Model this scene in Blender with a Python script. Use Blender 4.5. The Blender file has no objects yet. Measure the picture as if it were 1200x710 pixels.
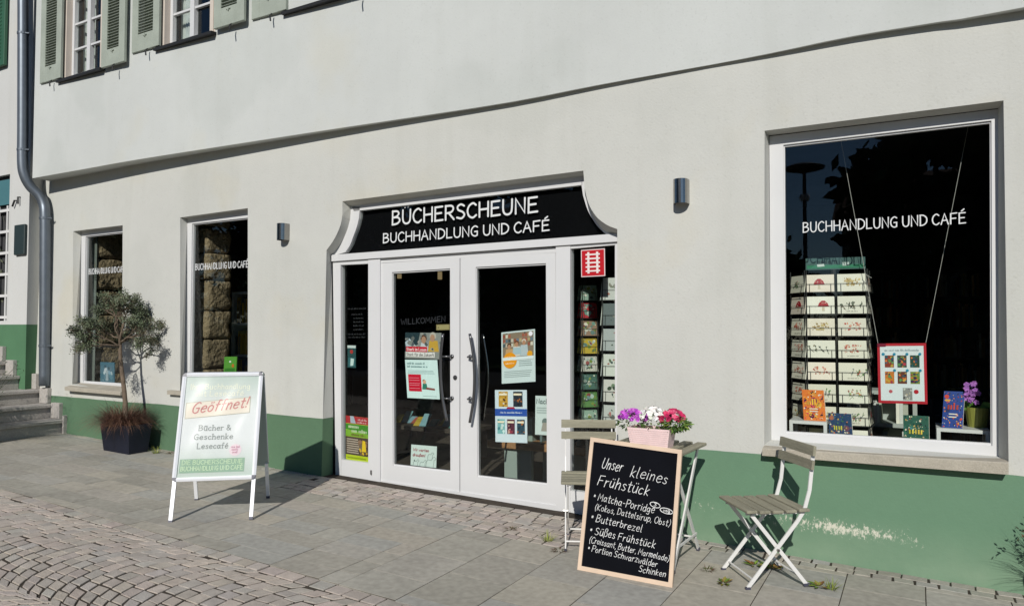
import bpy, bmesh, math, random
from mathutils import Vector, Matrix
random.seed(7)
sc = bpy.context.scene
COL = sc.collection

# ------------------------------------------------------------------ camera
# facade = plane Y 0 (X to the right, Y into the building), ground = Z 0 at X 0
F_PX, PW, CX, CY = 840.0, 1200.0, 600.0, 355.0
PITCH = math.radians(1.977)
YAW = math.radians(29.427)
CAM = Vector((0.0, -5.2, 1.5375))
FW = Vector((-math.sin(YAW), math.cos(YAW), 0)); RT = Vector((math.cos(YAW), math.sin(YAW), 0)); UPZ = Vector((0, 0, 1))
CF = FW * math.cos(PITCH) + UPZ * math.sin(PITCH)
CU = UPZ * math.cos(PITCH) - FW * math.sin(PITCH)
cd = bpy.data.cameras.new('camera'); cam = bpy.data.objects.new('camera', cd); COL.objects.link(cam)
cd.sensor_fit = 'HORIZONTAL'; cd.sensor_width = 36.0; cd.lens = 36.0 * F_PX / PW
cd.clip_start = 0.05; cd.clip_end = 2000
cam.matrix_world = Matrix(((RT.x, CU.x, -CF.x, CAM.x), (RT.y, CU.y, -CF.y, CAM.y), (RT.z, CU.z, -CF.z, CAM.z), (0, 0, 0, 1)))
sc.camera = cam

# ------------------------------------------------------------------ sky, sun, exposure
SUN_EL, SUN_AZ = math.radians(31.5), math.radians(17.0)
SUNPOS = Vector((math.sin(SUN_AZ) * math.cos(SUN_EL), -math.cos(SUN_AZ) * math.cos(SUN_EL), math.sin(SUN_EL)))
w = bpy.data.worlds.new('World'); sc.world = w; w.use_nodes = True
wn = w.node_tree; wn.nodes.clear()
sky = wn.nodes.new('ShaderNodeTexSky'); sky.sky_type = 'NISHITA'; sky.sun_disc = False
sky.sun_elevation = SUN_EL; sky.sun_rotation = math.atan2(SUNPOS.x, SUNPOS.y)
sky.air_density = 1.0; sky.dust_density = 0.0; sky.ozone_density = 6.0
bg = wn.nodes.new('ShaderNodeBackground'); bg.inputs[1].default_value = 0.065
wo = wn.nodes.new('ShaderNodeOutputWorld')
wn.links.new(sky.outputs[0], bg.inputs[0]); wn.links.new(bg.outputs[0], wo.inputs[0])
sl = bpy.data.lights.new('sun', 'SUN'); sl.energy = 3.88; sl.angle = math.radians(0.5); sl.color = (1.0, 0.965, 0.90)
so = bpy.data.objects.new('sun', sl); COL.objects.link(so)
so.rotation_euler = SUNPOS.to_track_quat('Z', 'Y').to_euler(); so.location = (6, -20, 15)
sc.view_settings.view_transform = 'Standard'; sc.view_settings.look = 'None'
sc.view_settings.exposure = 0.0; sc.view_settings.gamma = 1.0; sc.view_settings.use_curve_mapping = False

# ------------------------------------------------------------------ geometry helpers
BAT = 0.06                                   # the old wall leans: its foot stands 6 cm proud of its head
def wally(z): return -BAT * (1 - z / 3.4)
def gz(x): return -0.0226 * x                # the street falls gently to the right
def ray(px, py): return CF + RT * ((px - CX) / F_PX) - CU * ((py - CY) / F_PX)
def at(px, py, Y=0.0):
    d = ray(px, py); t = (Y - CAM.y) / d.y; return CAM + d * t
def atw(px, py, off=0.0):                    # on the leaning wall
    d = ray(px, py)                          # y = -B + B z/3.4 + off
    t = (CAM.y + BAT - off - BAT * CAM.z / 3.4) / (BAT * d.z / 3.4 - d.y); return CAM + d * t
def atg(px, py):
    d = ray(px, py); t = -(CAM.z + 0.0226 * CAM.x) / (d.z + 0.0226 * d.x); return CAM + d * t
def atz(px, py, Z):
    d = ray(px, py); t = (Z - CAM.z) / d.z; return CAM + d * t
def V(*a): return Vector(a) if a else Vector((0, 0, 0))
def lerp(a, b, t): return a + (b - a) * t
def smooth(pts, n=4, closed=False):          # Catmull-Rom through the points
    P = [Vector(p) for p in pts]; out = []
    m = len(P)
    for i in range(m - 1):
        p0 = P[i - 1] if i > 0 else P[0] * 2 - P[1]
        p1, p2 = P[i], P[i + 1]
        p3 = P[i + 2] if i + 2 < m else P[-1] * 2 - P[-2]
        for k in range(n):
            t = k / n
            out.append(0.5 * ((2 * p1) + (p2 - p0) * t + (2 * p0 - 5 * p1 + 4 * p2 - p3) * t * t + (3 * p1 - p0 - 3 * p2 + p3) * t ** 3))
    out.append(P[-1]); return out
def hexc(h):
    r = [int(h[i:i + 2], 16) / 255 for i in (0, 2, 4)]
    return tuple((c / 12.92 if c <= 0.04045 else ((c + 0.055) / 1.055) ** 2.4) for c in r) + (1.0,)
def jit(c, a):
    k = 1 + random.uniform(-a, a); return tuple(min(1, max(0, x * k * (1 + random.uniform(-a, a) * .25))) for x in c[:3]) + (1.0,)

class MB:
    def __init__(s): s.v = []; s.f = []; s.c = []; s.m = []
    def add(s, vs, fs, col=None, mat=0):
        b = len(s.v); s.v += [Vector(p) for p in vs]
        for q in fs: s.f.append([b + i for i in q]); s.c.append(col); s.m.append(mat)
        return s
    def quad(s, a, b, c, d, col=None, mat=0): return s.add([a, b, c, d], [(0, 1, 2, 3)], col, mat)
    def obox(s, O, e1, e2, e3, col=None, mat=0):
        O, e1, e2, e3 = Vector(O), Vector(e1), Vector(e2), Vector(e3)
        vs = [O, O + e1, O + e1 + e2, O + e2, O + e3, O + e1 + e3, O + e1 + e2 + e3, O + e2 + e3]
        fs = [(3, 2, 1, 0), (4, 5, 6, 7), (0, 1, 5, 4), (1, 2, 6, 5), (2, 3, 7, 6), (3, 0, 4, 7)]
        if e1.cross(e2).dot(e3) < 0: fs = [f[::-1] for f in fs]
        return s.add(vs, fs, col, mat)
    def box(s, x0, x1, y0, y1, z0, z1, col=None, mat=0): return s.obox((x0, y0, z0), (x1 - x0, 0, 0), (0, y1 - y0, 0), (0, 0, z1 - z0), col, mat)
    def bbox(s, x0, x1, y0, y1, z0, z1, b=.004, col=None, mat=0):   # box with chamfered vertical and top edges
        vs = []
        for z, i in ((z0, b), (z0 + b, 0), (z1 - b, 0), (z1, b)):
            for k, (x, y, dx, dy) in enumerate(((x0, y0, 1, 1), (x1, y0, -1, 1), (x1, y1, -1, -1), (x0, y1, 1, -1))):
                A = (x + dx * (b + i), y + dy * i, z); B_ = (x + dx * i, y + dy * (b + i), z)
                vs += [B_, A] if k in (0, 2) else [A, B_]
        fs = [tuple(range(7, -1, -1)), tuple(range(24, 32))]
        for r in range(3):
            for i in range(8): fs.append((r * 8 + i, r * 8 + (i + 1) % 8, r * 8 + 8 + (i + 1) % 8, r * 8 + 8 + i))
        return s.add(vs, fs, col, mat)
    def prism(s, pts, d, col=None, mat=0):     # polygon swept along d
        P = [Vector(p) for p in pts]; d = Vector(d); n = len(P)
        nn = Vector((0, 0, 0))
        for i in range(n): nn += P[i].cross(P[(i + 1) % n])
        if nn.dot(d) > 0: P.reverse()
        fs = [tuple(range(n)), tuple(range(2 * n - 1, n - 1, -1))] + [(i, n + i, n + (i + 1) % n, (i + 1) % n) for i in range(n)]
        fs = fs[:2] + [f[::-1] for f in fs[2:]]
        fs = fs[:2] + [f[::-1] for f in fs[2:]]
        return s.add(P + [p + d for p in P], fs, col, mat)
    def tube(s, pts, rad, n=8, col=None, mat=0, cap=True):
        P = [Vector(p) for p in pts]; m = len(P)
        R = rad if isinstance(rad, (list, tuple)) else [rad] * m
        vs = []; a = None
        for i in range(m):
            t = (P[min(i + 1, m - 1)] - P[max(i - 1, 0)]).normalized()
            if a is None:
                a = t.orthogonal().normalized()
            a = (a - t * a.dot(t)); a = a.normalized() if a.length > 1e-6 else t.orthogonal().normalized()
            b = t.cross(a)
            for k in range(n):
                q = 2 * math.pi * k / n; vs.append(P[i] + (a * math.cos(q) + b * math.sin(q)) * R[i])
        fs = [(i * n + k, i * n + (k + 1) % n, (i + 1) * n + (k + 1) % n, (i + 1) * n + k) for i in range(m - 1) for k in range(n)]
        if cap: fs += [tuple(range(n - 1, -1, -1)), tuple(range((m - 1) * n, m * n))]
        return s.add(vs, fs, col, mat)
    def lathe(s, O, prof, n=24, col=None, mat=0, sx=1, sy=1):
        O = Vector(O); vs = [O + Vector((r * sx * math.cos(2 * math.pi * k / n), r * sy * math.sin(2 * math.pi * k / n), z)) for r, z in prof for k in range(n)]
        fs = [(i * n + k, i * n + (k + 1) % n, (i + 1) * n + (k + 1) % n, (i + 1) * n + k) for i in range(len(prof) - 1) for k in range(n)]
        return s.add(vs, fs, col, mat)
    def bar(s, p0, p1, w, t, side, col=None, mat=0):   # flat bar; width w lies along 'side'
        p0, p1, side = Vector(p0), Vector(p1), Vector(side)
        d = (p1 - p0); u = (side - d * (side.dot(d) / d.dot(d))).normalized(); v = d.normalized().cross(u)
        return s.obox(p0 - u * w / 2 - v * t / 2, u * w, v * t, d, col, mat)
    def build(s, name, mat, parent=None, base=None, smooth=False):
        off = Vector((0, 0, 0))
        root = parent
        while root is not None and root.parent is not None: root = root.parent
        if root is not None: off = ROOT.get(root.name, Vector((0, 0, 0)))
        elif base is not None: off = Vector(base)
        me = bpy.data.meshes.new(name)
        me.from_pydata([tuple(p - off) for p in s.v], [], s.f)
        for m_ in (mat if isinstance(mat, (list, tuple)) else [mat]): me.materials.append(m_)
        me.polygons.foreach_set('material_index', s.m)
        if any(c is not None for c in s.c):
            at_ = me.color_attributes.new('Col', 'FLOAT_COLOR', 'CORNER'); buf = []
            for f, c in zip(s.f, s.c): buf += list(c or (.8, .8, .8, 1)) * len(f)
            at_.data.foreach_set('color', buf)
        if smooth: me.polygons.foreach_set('use_smooth', [True] * len(s.f))
        me.update()
        o = bpy.data.objects.new(name, me); COL.objects.link(o)
        if parent is not None: o.parent = parent
        elif base is not None: o.location = off; ROOT[o.name] = off.copy()
        return o
ROOT = {}
def thing(name, label, cat, loc=(0, 0, 0), group=None, rz=0.0, local=False):
    o = bpy.data.objects.new(name, None); COL.objects.link(o); o.empty_display_size = .2
    o.location = loc; o.rotation_euler = (0, 0, rz); o['label'] = label; o['category'] = cat
    if group: o['group'] = group
    ROOT[o.name] = Vector((0, 0, 0)) if local else Vector(loc)
    return o
def tag(o, label, cat, group=None):
    o['label'] = label; o['category'] = cat
    if group: o['group'] = group
    return o
def struct(o): o['kind'] = 'structure'; return o

class Fr:                                       # a flat frame: origin lower left, metric axes, outward normal
    def __init__(s, O, u, v, n=None):
        s.O = Vector(O); u, v = Vector(u), Vector(v); s.w, s.h = u.length, v.length
        s.u, s.v = u.normalized(), v.normalized(); s.n = Vector(n).normalized() if n is not None else s.u.cross(s.v).normalized()
    def p(s, x, y, h=0.0): return s.O + s.u * x + s.v * y + s.n * h
    def q(s, a, b, h=0.0): return s.p(a * s.w, b * s.h, h)
def pfr(tl, tr, br, bl, Y):                     # frame of four photo corners lying on the plane Y
    a, b, c = at(*bl, Y), at(*br, Y), at(*tl, Y)
    return Fr(a, b - a, c - a, (0, -1, 0))
LIFT = [0.0]
def lift(): LIFT[0] = (LIFT[0] + .00006) % .0012; return LIFT[0]
def rect(mb, fr, a0, b0, a1, b1, col, h=.0006):
    h += lift(); mb.quad(fr.q(a0, b0, h), fr.q(a1, b0, h), fr.q(a1, b1, h), fr.q(a0, b1, h), col)
def poly(mb, fr, pts, col, h=.001):
    h += lift(); mb.add([fr.q(a, b, h) for a, b in pts], [tuple(range(len(pts)))], col)
def disc(mb, fr, a, b, r, col, h=.001, n=18, sy=1.0, rot=0.0):
    h += lift(); c = fr.p(a * fr.w, b * fr.h)
    pts = []
    for k in range(n):
        q = 2 * math.pi * k / n; x, y = r * math.cos(q), r * sy * math.sin(q)
        pts.append(c + fr.u * (x * math.cos(rot) - y * math.sin(rot)) + fr.v * (x * math.sin(rot) + y * math.cos(rot)) + fr.n * h)
    mb.add(pts, [tuple(range(n))], col)
def sheet(mb, fr, col, t=.002):                 # the paper itself, a thin box behind the prints
    mb.obox(fr.O - fr.n * t, fr.u * fr.w, fr.v * fr.h, fr.n * t, col)

# ------------------------------------------------------------------ hand lettering: a stroke alphabet
G = {}
def gl(ch, w, s): G[ch] = (w, [(q[0] == '~', [tuple(float(t) for t in p.split(',')) for p in q.lstrip('~').split()]) for q in s.split(';') if q])
gl('A', 7, '0,0 3.2,10 6.5,0;1.2,3.6 5.4,3.8'); gl('B', 6.6, '.3,0 .5,10;~.3,9.8 4,9.6 5.2,7.8 3.5,5.8 .6,5.2;~.6,5.2 4.5,5 6,2.8 4,.6 .2,0')
gl('C', 6.6, '~6,8.6 4,10 1.4,8.4 .2,5 1.2,1.4 3.8,0 6.2,1.6'); gl('D', 6.8, '.4,0 .4,10;~.2,10 3.5,9.6 6.2,7 6,3 3.4,.6 .2,0')
gl('E', 6.2, '5.6,9.8 .4,9.6 .3,0 5.8,.3;.4,5.1 4.8,5.3'); gl('É', 6.2, '5.6,9.8 .4,9.6 .3,0 5.8,.3;.4,5.1 4.8,5.3;2.4,11.4 4.6,13.2')
gl('F', 6.2, '5.8,10 .4,9.6 .3,0;.4,5 4.8,5.2'); gl('G', 6.8, '~6,8.8 4,10 1.4,8.4 .2,5 1.2,1.4 3.8,0 5.8,.9;5.8,.6 5.9,4.6 3.4,4.5')
gl('H', 6.8, '.4,0 .4,10;6.2,0 6.3,10;.4,5 6.3,5.2'); gl('I', 1.6, '.4,0 .4,10'); gl('J', 4.6, '~4,10 4,2.4 2.6,0 .4,1')
gl('K', 6.4, '.4,0 .4,10;5.8,9.8 .5,4.4 6,0'); gl('L', 5.8, '.4,10 .4,.2 5.2,.4'); gl('M', 8.6, '.2,0 1,10 4.2,3.2 7.2,10 8.2,0')
gl('N', 6.8, '.3,0 .4,10 6,.3 6.2,10'); gl('O', 7.2, '~3.4,10 .8,8 .2,5 1,1.8 3.4,0 6,1.8 6.8,5 6,8.2 3.4,10')
gl('P', 6.2, '.3,0 .4,10;~.2,9.8 4.6,9.6 5.8,7.4 4.2,5.2 .5,4.6'); gl('R', 6.6, '.3,0 .4,10;~.2,9.8 4.6,9.6 5.8,7.4 4.2,5.2 .5,4.6;2.6,4.6 6.2,0')
gl('S', 6.2, '~5.4,8.8 3.2,10 .9,8.6 1.4,6.2 4.4,4.6 5.6,2.4 3.6,.2 .4,1'); gl('T', 6.6, '0,10 6.4,10;3.2,10 3.2,0')
gl('U', 6.8, '~.4,10 .4,3.4 1.4,.8 3.2,0 5.2,.9 6,3.4 6.2,10'); gl('Ü', 6.8, '~.4,10 .4,3.4 1.4,.8 3.2,0 5.2,.9 6,3.4 6.2,10;2,12 2.1,12.9;4.4,12.2 4.5,13.1')
gl('V', 6.4, '0,10 3,0 6.2,10'); gl('W', 9, '0,10 2,0 4.2,7 6.4,0 8.6,10'); gl('Z', 6.4, '.4,10 6,10 .4,0 6.2,.2')
A_ = '~4.4,5 2.4,6 .5,4.4 .4,1.6 2,0 4,1.6 4.5,5.6;~4.5,5.8 4.5,1.2 5.6,.1'
gl('a', 5.8, A_); gl('ä', 5.8, A_ + ';1.6,8 1.7,8.6;3.6,8.1 3.7,8.7'); gl('b', 5.2, '~.5,10 .5,.4;~.5,4 2.4,6 4.6,4.4 4.6,1.6 2.6,0 .5,1.2')
gl('c', 5, '~4.4,5.2 2.6,6 .7,4.4 .5,1.8 2.2,0 4.5,1'); gl('d', 5.4, '~4.4,5 2.4,6 .5,4.4 .4,1.6 2,0 4,1.4 4.5,3;4.6,10 4.6,0')
E_ = '~.6,3.2 4.6,3.6 4,5.6 2.4,6 .6,4.4 .6,1.4 2.4,0 4.6,.9'
gl('e', 5.2, E_); gl('é', 5.2, E_ + ';2.2,7.6 4,9'); gl('f', 4.2, '~4,9.6 2.8,10 1.8,8.6 1.6,0;.2,5.8 3.6,6')
gl('g', 5.4, '~4.4,5 2.4,6 .5,4.4 .4,1.6 2,.4 4,1.8 4.5,5.6;~4.6,5.8 4.6,-1.6 3,-3.2 .6,-2.2'); gl('h', 5.2, '.5,10 .5,0;~.5,3.8 2.6,6 4.2,5 4.4,0')
gl('i', 1.8, '.6,6 .7,0;.7,8.2 .7,8.9'); gl('k', 4.8, '.5,10 .5,0;4,6 .6,2.8 4.2,0'); gl('l', 2.4, '~.6,10 .6,1 1.8,0')
gl('m', 7.4, '.4,6 .4,0;~.4,4 2,6 3.2,5 3.3,0;~3.3,4 5,6 6.2,5 6.3,0'); gl('n', 5.2, '.5,6 .5,0;~.5,3.8 2.6,6 4.2,5 4.3,0')
O_ = '~2.5,6 .6,4.6 .5,1.6 2.4,0 4.5,1.4 4.6,4.4 2.5,6'
gl('o', 5.4, O_); gl('ö', 5.4, O_ + ';1.6,8 1.7,8.6;3.6,8.1 3.7,8.7'); gl('p', 5.2, '.5,6 .4,-3;~.5,4 2.4,6 4.6,4.4 4.6,1.6 2.6,0 .5,1.2')
gl('r', 4, '.5,6 .5,0;~.5,3.4 1.8,5.6 3.6,5.8'); gl('s', 4.6, '~4,5.2 2.2,6 .8,4.8 2.4,3.2 4,1.6 2.6,0 .4,.8')
gl('t', 4.2, '~1.8,9 1.8,1.2 2.8,0 3.8,.6;.2,6.2 3.8,6.4'); U_ = '~.5,6 .5,1.6 2,0 4,1.6 4.4,6;4.4,6 4.5,0'
gl('u', 5.2, U_); gl('ü', 5.2, U_ + ';1.6,8 1.7,8.6;3.6,8.1 3.7,8.7'); gl('v', 4.8, '.2,6 2.2,0 4.4,6'); gl('w', 6.8, '.2,6 1.6,0 3.2,4.6 4.8,0 6.4,6')
gl('z', 5, '.4,6 4.4,6 .4,0 4.6,.2'); gl('ß', 5, '~.5,-2 .6,8 2.2,10 4,8.4 3,6 4.6,3.4 3.8,.4 1.8,.4'); gl('j', 2, '~1,6 1,-2 0,-3;1,8 1,8.7'); gl('y', 4.8, '.2,6 2.4,.6;4.6,6 1.4,-3')
gl('(', 3, '~2.6,11 .6,7 .5,3 2.4,-2'); gl(')', 3, '~.4,11 2.4,7 2.5,3 .6,-2'); gl(',', 2, '1,.6 .4,-1.6'); gl('.', 1.6, '.5,0 .6,.6'); gl('-', 4.4, '.4,3.6 3.6,3.8')
gl('!', 2, '.8,10 .7,3;.6,.2 .65,.8'); gl('*', 4, '.4,5 3.4,5.2;1,6.6 2.8,3.6;2.8,6.6 1,3.8'); gl('&', 7, '~6.4,0 1.4,7.4 2.4,9.8 4.2,8.4 3.4,6.4 .8,3.4 .8,1 2.6,0 4.8,1.2 6.4,4')
gl('?', 5, '~.4,8.4 2.4,10 4.4,8 2.6,5.4 2.4,3;2.4,.2 2.45,.8'); gl('3', 5, '~.4,9 2.6,10 4.2,8 2.4,5.4 4.6,3 2.6,0 .2,1'); gl('1', 3, '.2,8 2,10 2,0'); gl('0', 5.4, O_.replace('6 .6', '6 .6'))
gl('2', 5, '~.4,8 2.4,10 4.2,8 .4,.2;.4,.2 4.6,.2'); gl('4', 5, '3.4,0 3.4,10 .2,3 4.8,3'); gl('5', 5, '4.2,10 .8,10 .6,5.8;~.6,5.6 3.2,6 4.4,3 2.6,0 .2,.8'); gl('8', 5, '~2.4,5.4 .8,7.6 2.4,10 4,7.6 2.4,5.4 .4,2.8 2.4,0 4.6,2.8 2.4,5.4')
gl('9', 5, '~4.4,7.6 2.4,5.2 .6,7.6 2.4,10 4.4,7.6 3.6,0'); gl('6', 5, '~4,10 1,5 .6,2 2.4,0 4.4,2.4 2.4,4.8 .6,2.4'); gl('7', 5, '.2,10 4.6,10 1.6,0'); gl(':', 1.6, '.5,.4 .6,1;.5,5 .6,5.6')
gl('Ö', 7.2, '~3.4,10 .8,8 .2,5 1,1.8 3.4,0 6,1.8 6.8,5 6,8.2 3.4,10;2.2,12 2.3,12.9;4.6,12 4.7,12.9'); gl('x', 4.8, '.4,6 4.2,0;4.2,6 .4,0'); gl('q', 5.2, '~4.4,5 2.4,6 .5,4.4 .4,1.6 2,0 4,1.6 4.5,5.6;4.6,6 4.6,-3')
def text_w(s): return sum(3.2 if c == ' ' else G[c][0] + 1.4 for c in s) - 1.4
def letters(mb, fr, s, x0, y, hgt, wt, col=None, x1=None, slant=0.0, h=.001, rise=0.0, wob=0.0, serif=False, mat=0):
    """writes s along the frame from (x0, y) metres; x1 squeezes the line to end there"""
    k = hgt / 10; kx = k if x1 is None else (x1 - x0) / text_w(s)
    cx = 0.0; i = 0
    for ch in s:
        if ch == ' ': cx += 3.2; continue
        gw, sts = G[ch]; dy = random.uniform(-wob, wob); sc_ = 1 + random.uniform(-wob, wob) * .15
        for sm, pl in sts:
            P = [(cx + a * sc_, b * sc_ + dy) for a, b in pl]
            if sm: P = [(q.x, q.y) for q in smooth([Vector((a, b, 0)) for a, b in P], 4)]
            ribbon(mb, fr, [(x0 + a * kx + b * k * slant, y + b * k + rise * (a * kx)) for a, b in P], wt, col, h, mat)
            if serif:
                for e, f in ((0, 1), (-1, -2)):
                    dx_, dy_ = P[e][0] - P[f][0], P[e][1] - P[f][1]
                    if abs(dy_) > 2 * abs(dx_) and (abs(P[e][1]) < .3 or P[e][1] > 5.5):
                        ribbon(mb, fr, [(x0 + (P[e][0] + t) * kx, y + P[e][1] * k + rise * P[e][0] * kx) for t in (-1.1, 1.1)], wt * .7, col, h, mat)
        cx += gw + 1.4
def marks(mb, fr, x0, x1, y, hgt, col, h=.001):
    """print too small to read: word shaped rows of short strokes"""
    x = x0; k = 0
    while x < x1 - hgt * .2:
        if k > 3 and random.random() < .22: x += hgt * .45; k = 0; continue
        w_ = hgt * random.uniform(.16, .24); t = hgt * random.choice((.62, .62, .66, 1.0))
        hh = h + lift(); mb.quad(fr.p(x, y, hh), fr.p(x + w_, y, hh), fr.p(x + w_, y + t, hh), fr.p(x, y + t, hh), jit(col, .25)); x += w_ + hgt * random.uniform(.10, .2); k += 1
def ribbon(mb, fr, P, wt, col, h=.001, mat=0):
    hh = h + lift(); n = len(P); r = wt / 2; L = []; R = []
    D = []
    for i in range(n - 1):
        dx, dy = P[i + 1][0] - P[i][0], P[i + 1][1] - P[i][1]; l = math.hypot(dx, dy) or 1e-9; D.append((dx / l, dy / l))
    for i in range(n):
        a = D[max(i - 1, 0)]; b = D[min(i, n - 2)]
        mx, my = a[0] + b[0], a[1] + b[1]; l = math.hypot(mx, my)
        if l < .2: mx, my = a; l = 1
        mx, my = mx / l, my / l; m = min(1.6, 1 / max(.3, mx * a[0] + my * a[1]))
        L.append((P[i][0] - my * r * m, P[i][1] + mx * r * m)); R.append((P[i][0] + my * r * m, P[i][1] - mx * r * m))
    def cap(c, d):
        a0 = math.atan2(d[1], d[0]); return [(c[0] + r * math.cos(a0 + t), c[1] + r * math.sin(a0 + t)) for t in (-.9, -.3, .3, .9)]
    ce, cs = cap(P[-1], D[-1]), cap(P[0], (-D[0][0], -D[0][1]))
    vs = [fr.p(x, y, hh) for x, y in L + R + ce + cs]
    fs = [(i, n + i, n + i + 1, i + 1) for i in range(n - 1)]
    fs.append((n - 1, 2 * n - 1, 2 * n, 2 * n + 1, 2 * n + 2, 2 * n + 3)); fs.append((n, 0, 2 * n + 4, 2 * n + 5, 2 * n + 6, 2 * n + 7))
    mb.add(vs, fs, col, mat)

# ------------------------------------------------------------------ materials
def mat(name, base, rough=.6, metal=0.0, spec=.5, noise=0.0, nscale=6.0, bump=0.0, bscale=60.0, attr=False, coat=0.0, world=False, stretch=None, fine=0.0, trans=0.0, bdist=.01):
    m = bpy.data.materials.new(name); m.use_nodes = True; nt = m.node_tree; N = nt.nodes; L = nt.links
    b = N['Principled BSDF']; b.inputs['Roughness'].default_value = rough; b.inputs['Metallic'].default_value = metal
    b.inputs['Specular IOR Level'].default_value = spec; b.inputs['Coat Weight'].default_value = coat
    if trans: b.inputs['Transmission Weight'].default_value = trans
    if world: co = N.new('ShaderNodeNewGeometry').outputs['Position']
    else: co = N.new('ShaderNodeTexCoord').outputs['Object']
    if stretch:
        mp = N.new('ShaderNodeMapping'); mp.inputs['Scale'].default_value = stretch; L.new(co, mp.inputs[0]); co = mp.outputs[0]
    if attr: a = N.new('ShaderNodeAttribute'); a.attribute_name = 'Col'; c = a.outputs['Color']
    else: r = N.new('ShaderNodeRGB'); r.outputs[0].default_value = tuple(base) + (1,); c = r.outputs[0]
    def mul(c, scale, amt, det=5):
        nz = N.new('ShaderNodeTexNoise'); nz.inputs['Scale'].default_value = scale; nz.inputs['Detail'].default_value = det; L.new(co, nz.inputs['Vector'])
        mr = N.new('ShaderNodeMapRange'); mr.inputs[1].default_value = .25; mr.inputs[2].default_value = .75; mr.inputs[3].default_value = 1 - amt; mr.inputs[4].default_value = 1 + amt
        L.new(nz.outputs['Fac'], mr.inputs[0])
        mx = N.new('ShaderNodeMix'); mx.data_type = 'RGBA'; mx.blend_type = 'MULTIPLY'; mx.inputs[0].default_value = 1
        L.new(c, mx.inputs[6]); L.new(mr.outputs[0], mx.inputs[7]); return mx.outputs[2]
    if noise: c = mul(c, nscale, noise)
    if fine: c = mul(c, nscale * 14, fine, 3)
    L.new(c, b.inputs['Base Color'])
    if bump:
        nz = N.new('ShaderNodeTexNoise'); nz.inputs['Scale'].default_value = bscale; nz.inputs['Detail'].default_value = 6; L.new(co, nz.inputs['Vector'])
        bp = N.new('ShaderNodeBump'); bp.inputs['Strength'].default_value = bump; bp.inputs['Distance'].default_value = bdist; L.new(nz.outputs['Fac'], bp.inputs['Height']); L.new(bp.outputs[0], b.inputs['Normal'])
    return m
M = {}
M['plaster'] = mat('wall_plaster', (.545, .545, .508), .92, spec=.15, noise=.05, nscale=.6, fine=.015, bump=.30, bscale=60, world=True, bdist=.005)
M['plaster_up'] = mat('upper_plaster', (.555, .57, .548), .92, spec=.15, noise=.07, nscale=.55, fine=.015, bump=.22, bscale=60, world=True, bdist=.004)
M['nb_plaster'] = mat('neighbour_plaster', (.58, .58, .56), .92, spec=.15, noise=.03, nscale=1.2, bump=.25, bscale=60, world=True, bdist=.006)
M['white'] = mat('white_lacquer', (.63, .63, .63), .4, spec=.4, noise=.02, nscale=3, world=True)
M['metal_white'] = mat('white_painted_steel', (.70, .69, .67), .4, noise=.05, nscale=8)
M['dark_seal'] = mat('rubber_seal', (.03, .03, .03), .6)
M['sill'] = mat('sandstone_sill', (.40, .365, .30), .9, spec=.2, noise=.10, nscale=9, fine=.12, bump=.35, bscale=140, world=True)
M['step'] = mat('granite_step', (.40, .375, .345), .9, spec=.2, noise=.12, nscale=4, fine=.16, bump=.3, bscale=160, world=True)
M['rubble'] = mat('pillar_stone', (.26, .20, .125), .95, spec=.1, noise=.30, nscale=8, fine=.2, bump=1.0, bscale=22, world=True, bdist=.05)
M['zinc'] = mat('zinc_pipe', (.155, .178, .205), .45, metal=.6, noise=.10, nscale=9, world=True)
M['alu'] = mat('aluminium_profile', (.80, .81, .84), .35, metal=.15, noise=.03, nscale=20)
M['plastic_dark'] = mat('dark_plastic', (.06, .06, .09), .4)
M['steel'] = mat('brushed_steel', (.32, .315, .305), .20, metal=1.0, noise=.06, nscale=30)
M['handle'] = mat('steel_handle', (.16, .16, .165), .28, metal=.8)
M['slat'] = mat('weathered_slat', (.27, .255, .19), .85, spec=.2, noise=.22, nscale=7, fine=.16, bump=.4, bscale=60, stretch=(3, .25, 3))
M['bwood'] = mat('board_frame_wood', (.66, .50, .37), .6, noise=.08, nscale=9)
M['slate'] = mat('chalkboard_black', (.003, .0035, .006), .85, spec=.12, noise=.25, nscale=5)
M['chalk'] = mat('chalk_white', (.72, .72, .71), .9, spec=.1, noise=.30, nscale=45, fine=.2)
M['letter'] = mat('white_lettering', (.68, .69, .69), .6, spec=.2)
M['letter_dim'] = mat('grey_lettering', (.035, .038, .042), .6, spec=.2)
M['shutter'] = mat('green_grey_shutter', (.345, .38, .325), .7, spec=.3, noise=.10, nscale=5, fine=.06, bump=.15, bscale=50, world=True)
M['shutter_g'] = mat('green_shutter', (.03, .11, .06), .6, noise=.1, nscale=5, world=True)
M['surround'] = mat('cream_surround', (.60, .53, .46), .8, spec=.2, noise=.05, nscale=5, world=True)
M['iron'] = mat('black_iron', (.03, .03, .03), .55, metal=.4)
M['print'] = mat('printed_paper', (1, 1, 1), .55, spec=.3, attr=True)
M['gloss'] = mat('printed_gloss', (1, 1, 1), .18, spec=.5, attr=True)
M['stone_attr'] = mat('cobble_stone', (1, 1, 1), .82, spec=.25, noise=.14, nscale=16, fine=.16, bump=.5, bscale=120, attr=True, world=True)
M['slab_attr'] = mat('paving_slab', (1, 1, 1), .86, spec=.22, noise=.10, nscale=1.7, fine=.15, bump=.22, bscale=220, attr=True, world=True)
M['joint'] = mat('joint_sand', (.060, .050, .040), .97, spec=.1, noise=.35, nscale=12, world=True)
M['soil'] = mat('ground_sheet', (.17, .155, .135), .95, spec=.1, noise=.2, nscale=2, world=True)
M['leaf'] = mat('leaf', (1, 1, 1), .6, spec=.25, attr=True)
M['petal'] = mat('petal', (1, 1, 1), .6, spec=.2, attr=True)
M['bark'] = mat('bark', (.15, .115, .085), .95, spec=.1, noise=.3, nscale=14, bump=.8, bscale=50)
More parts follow.
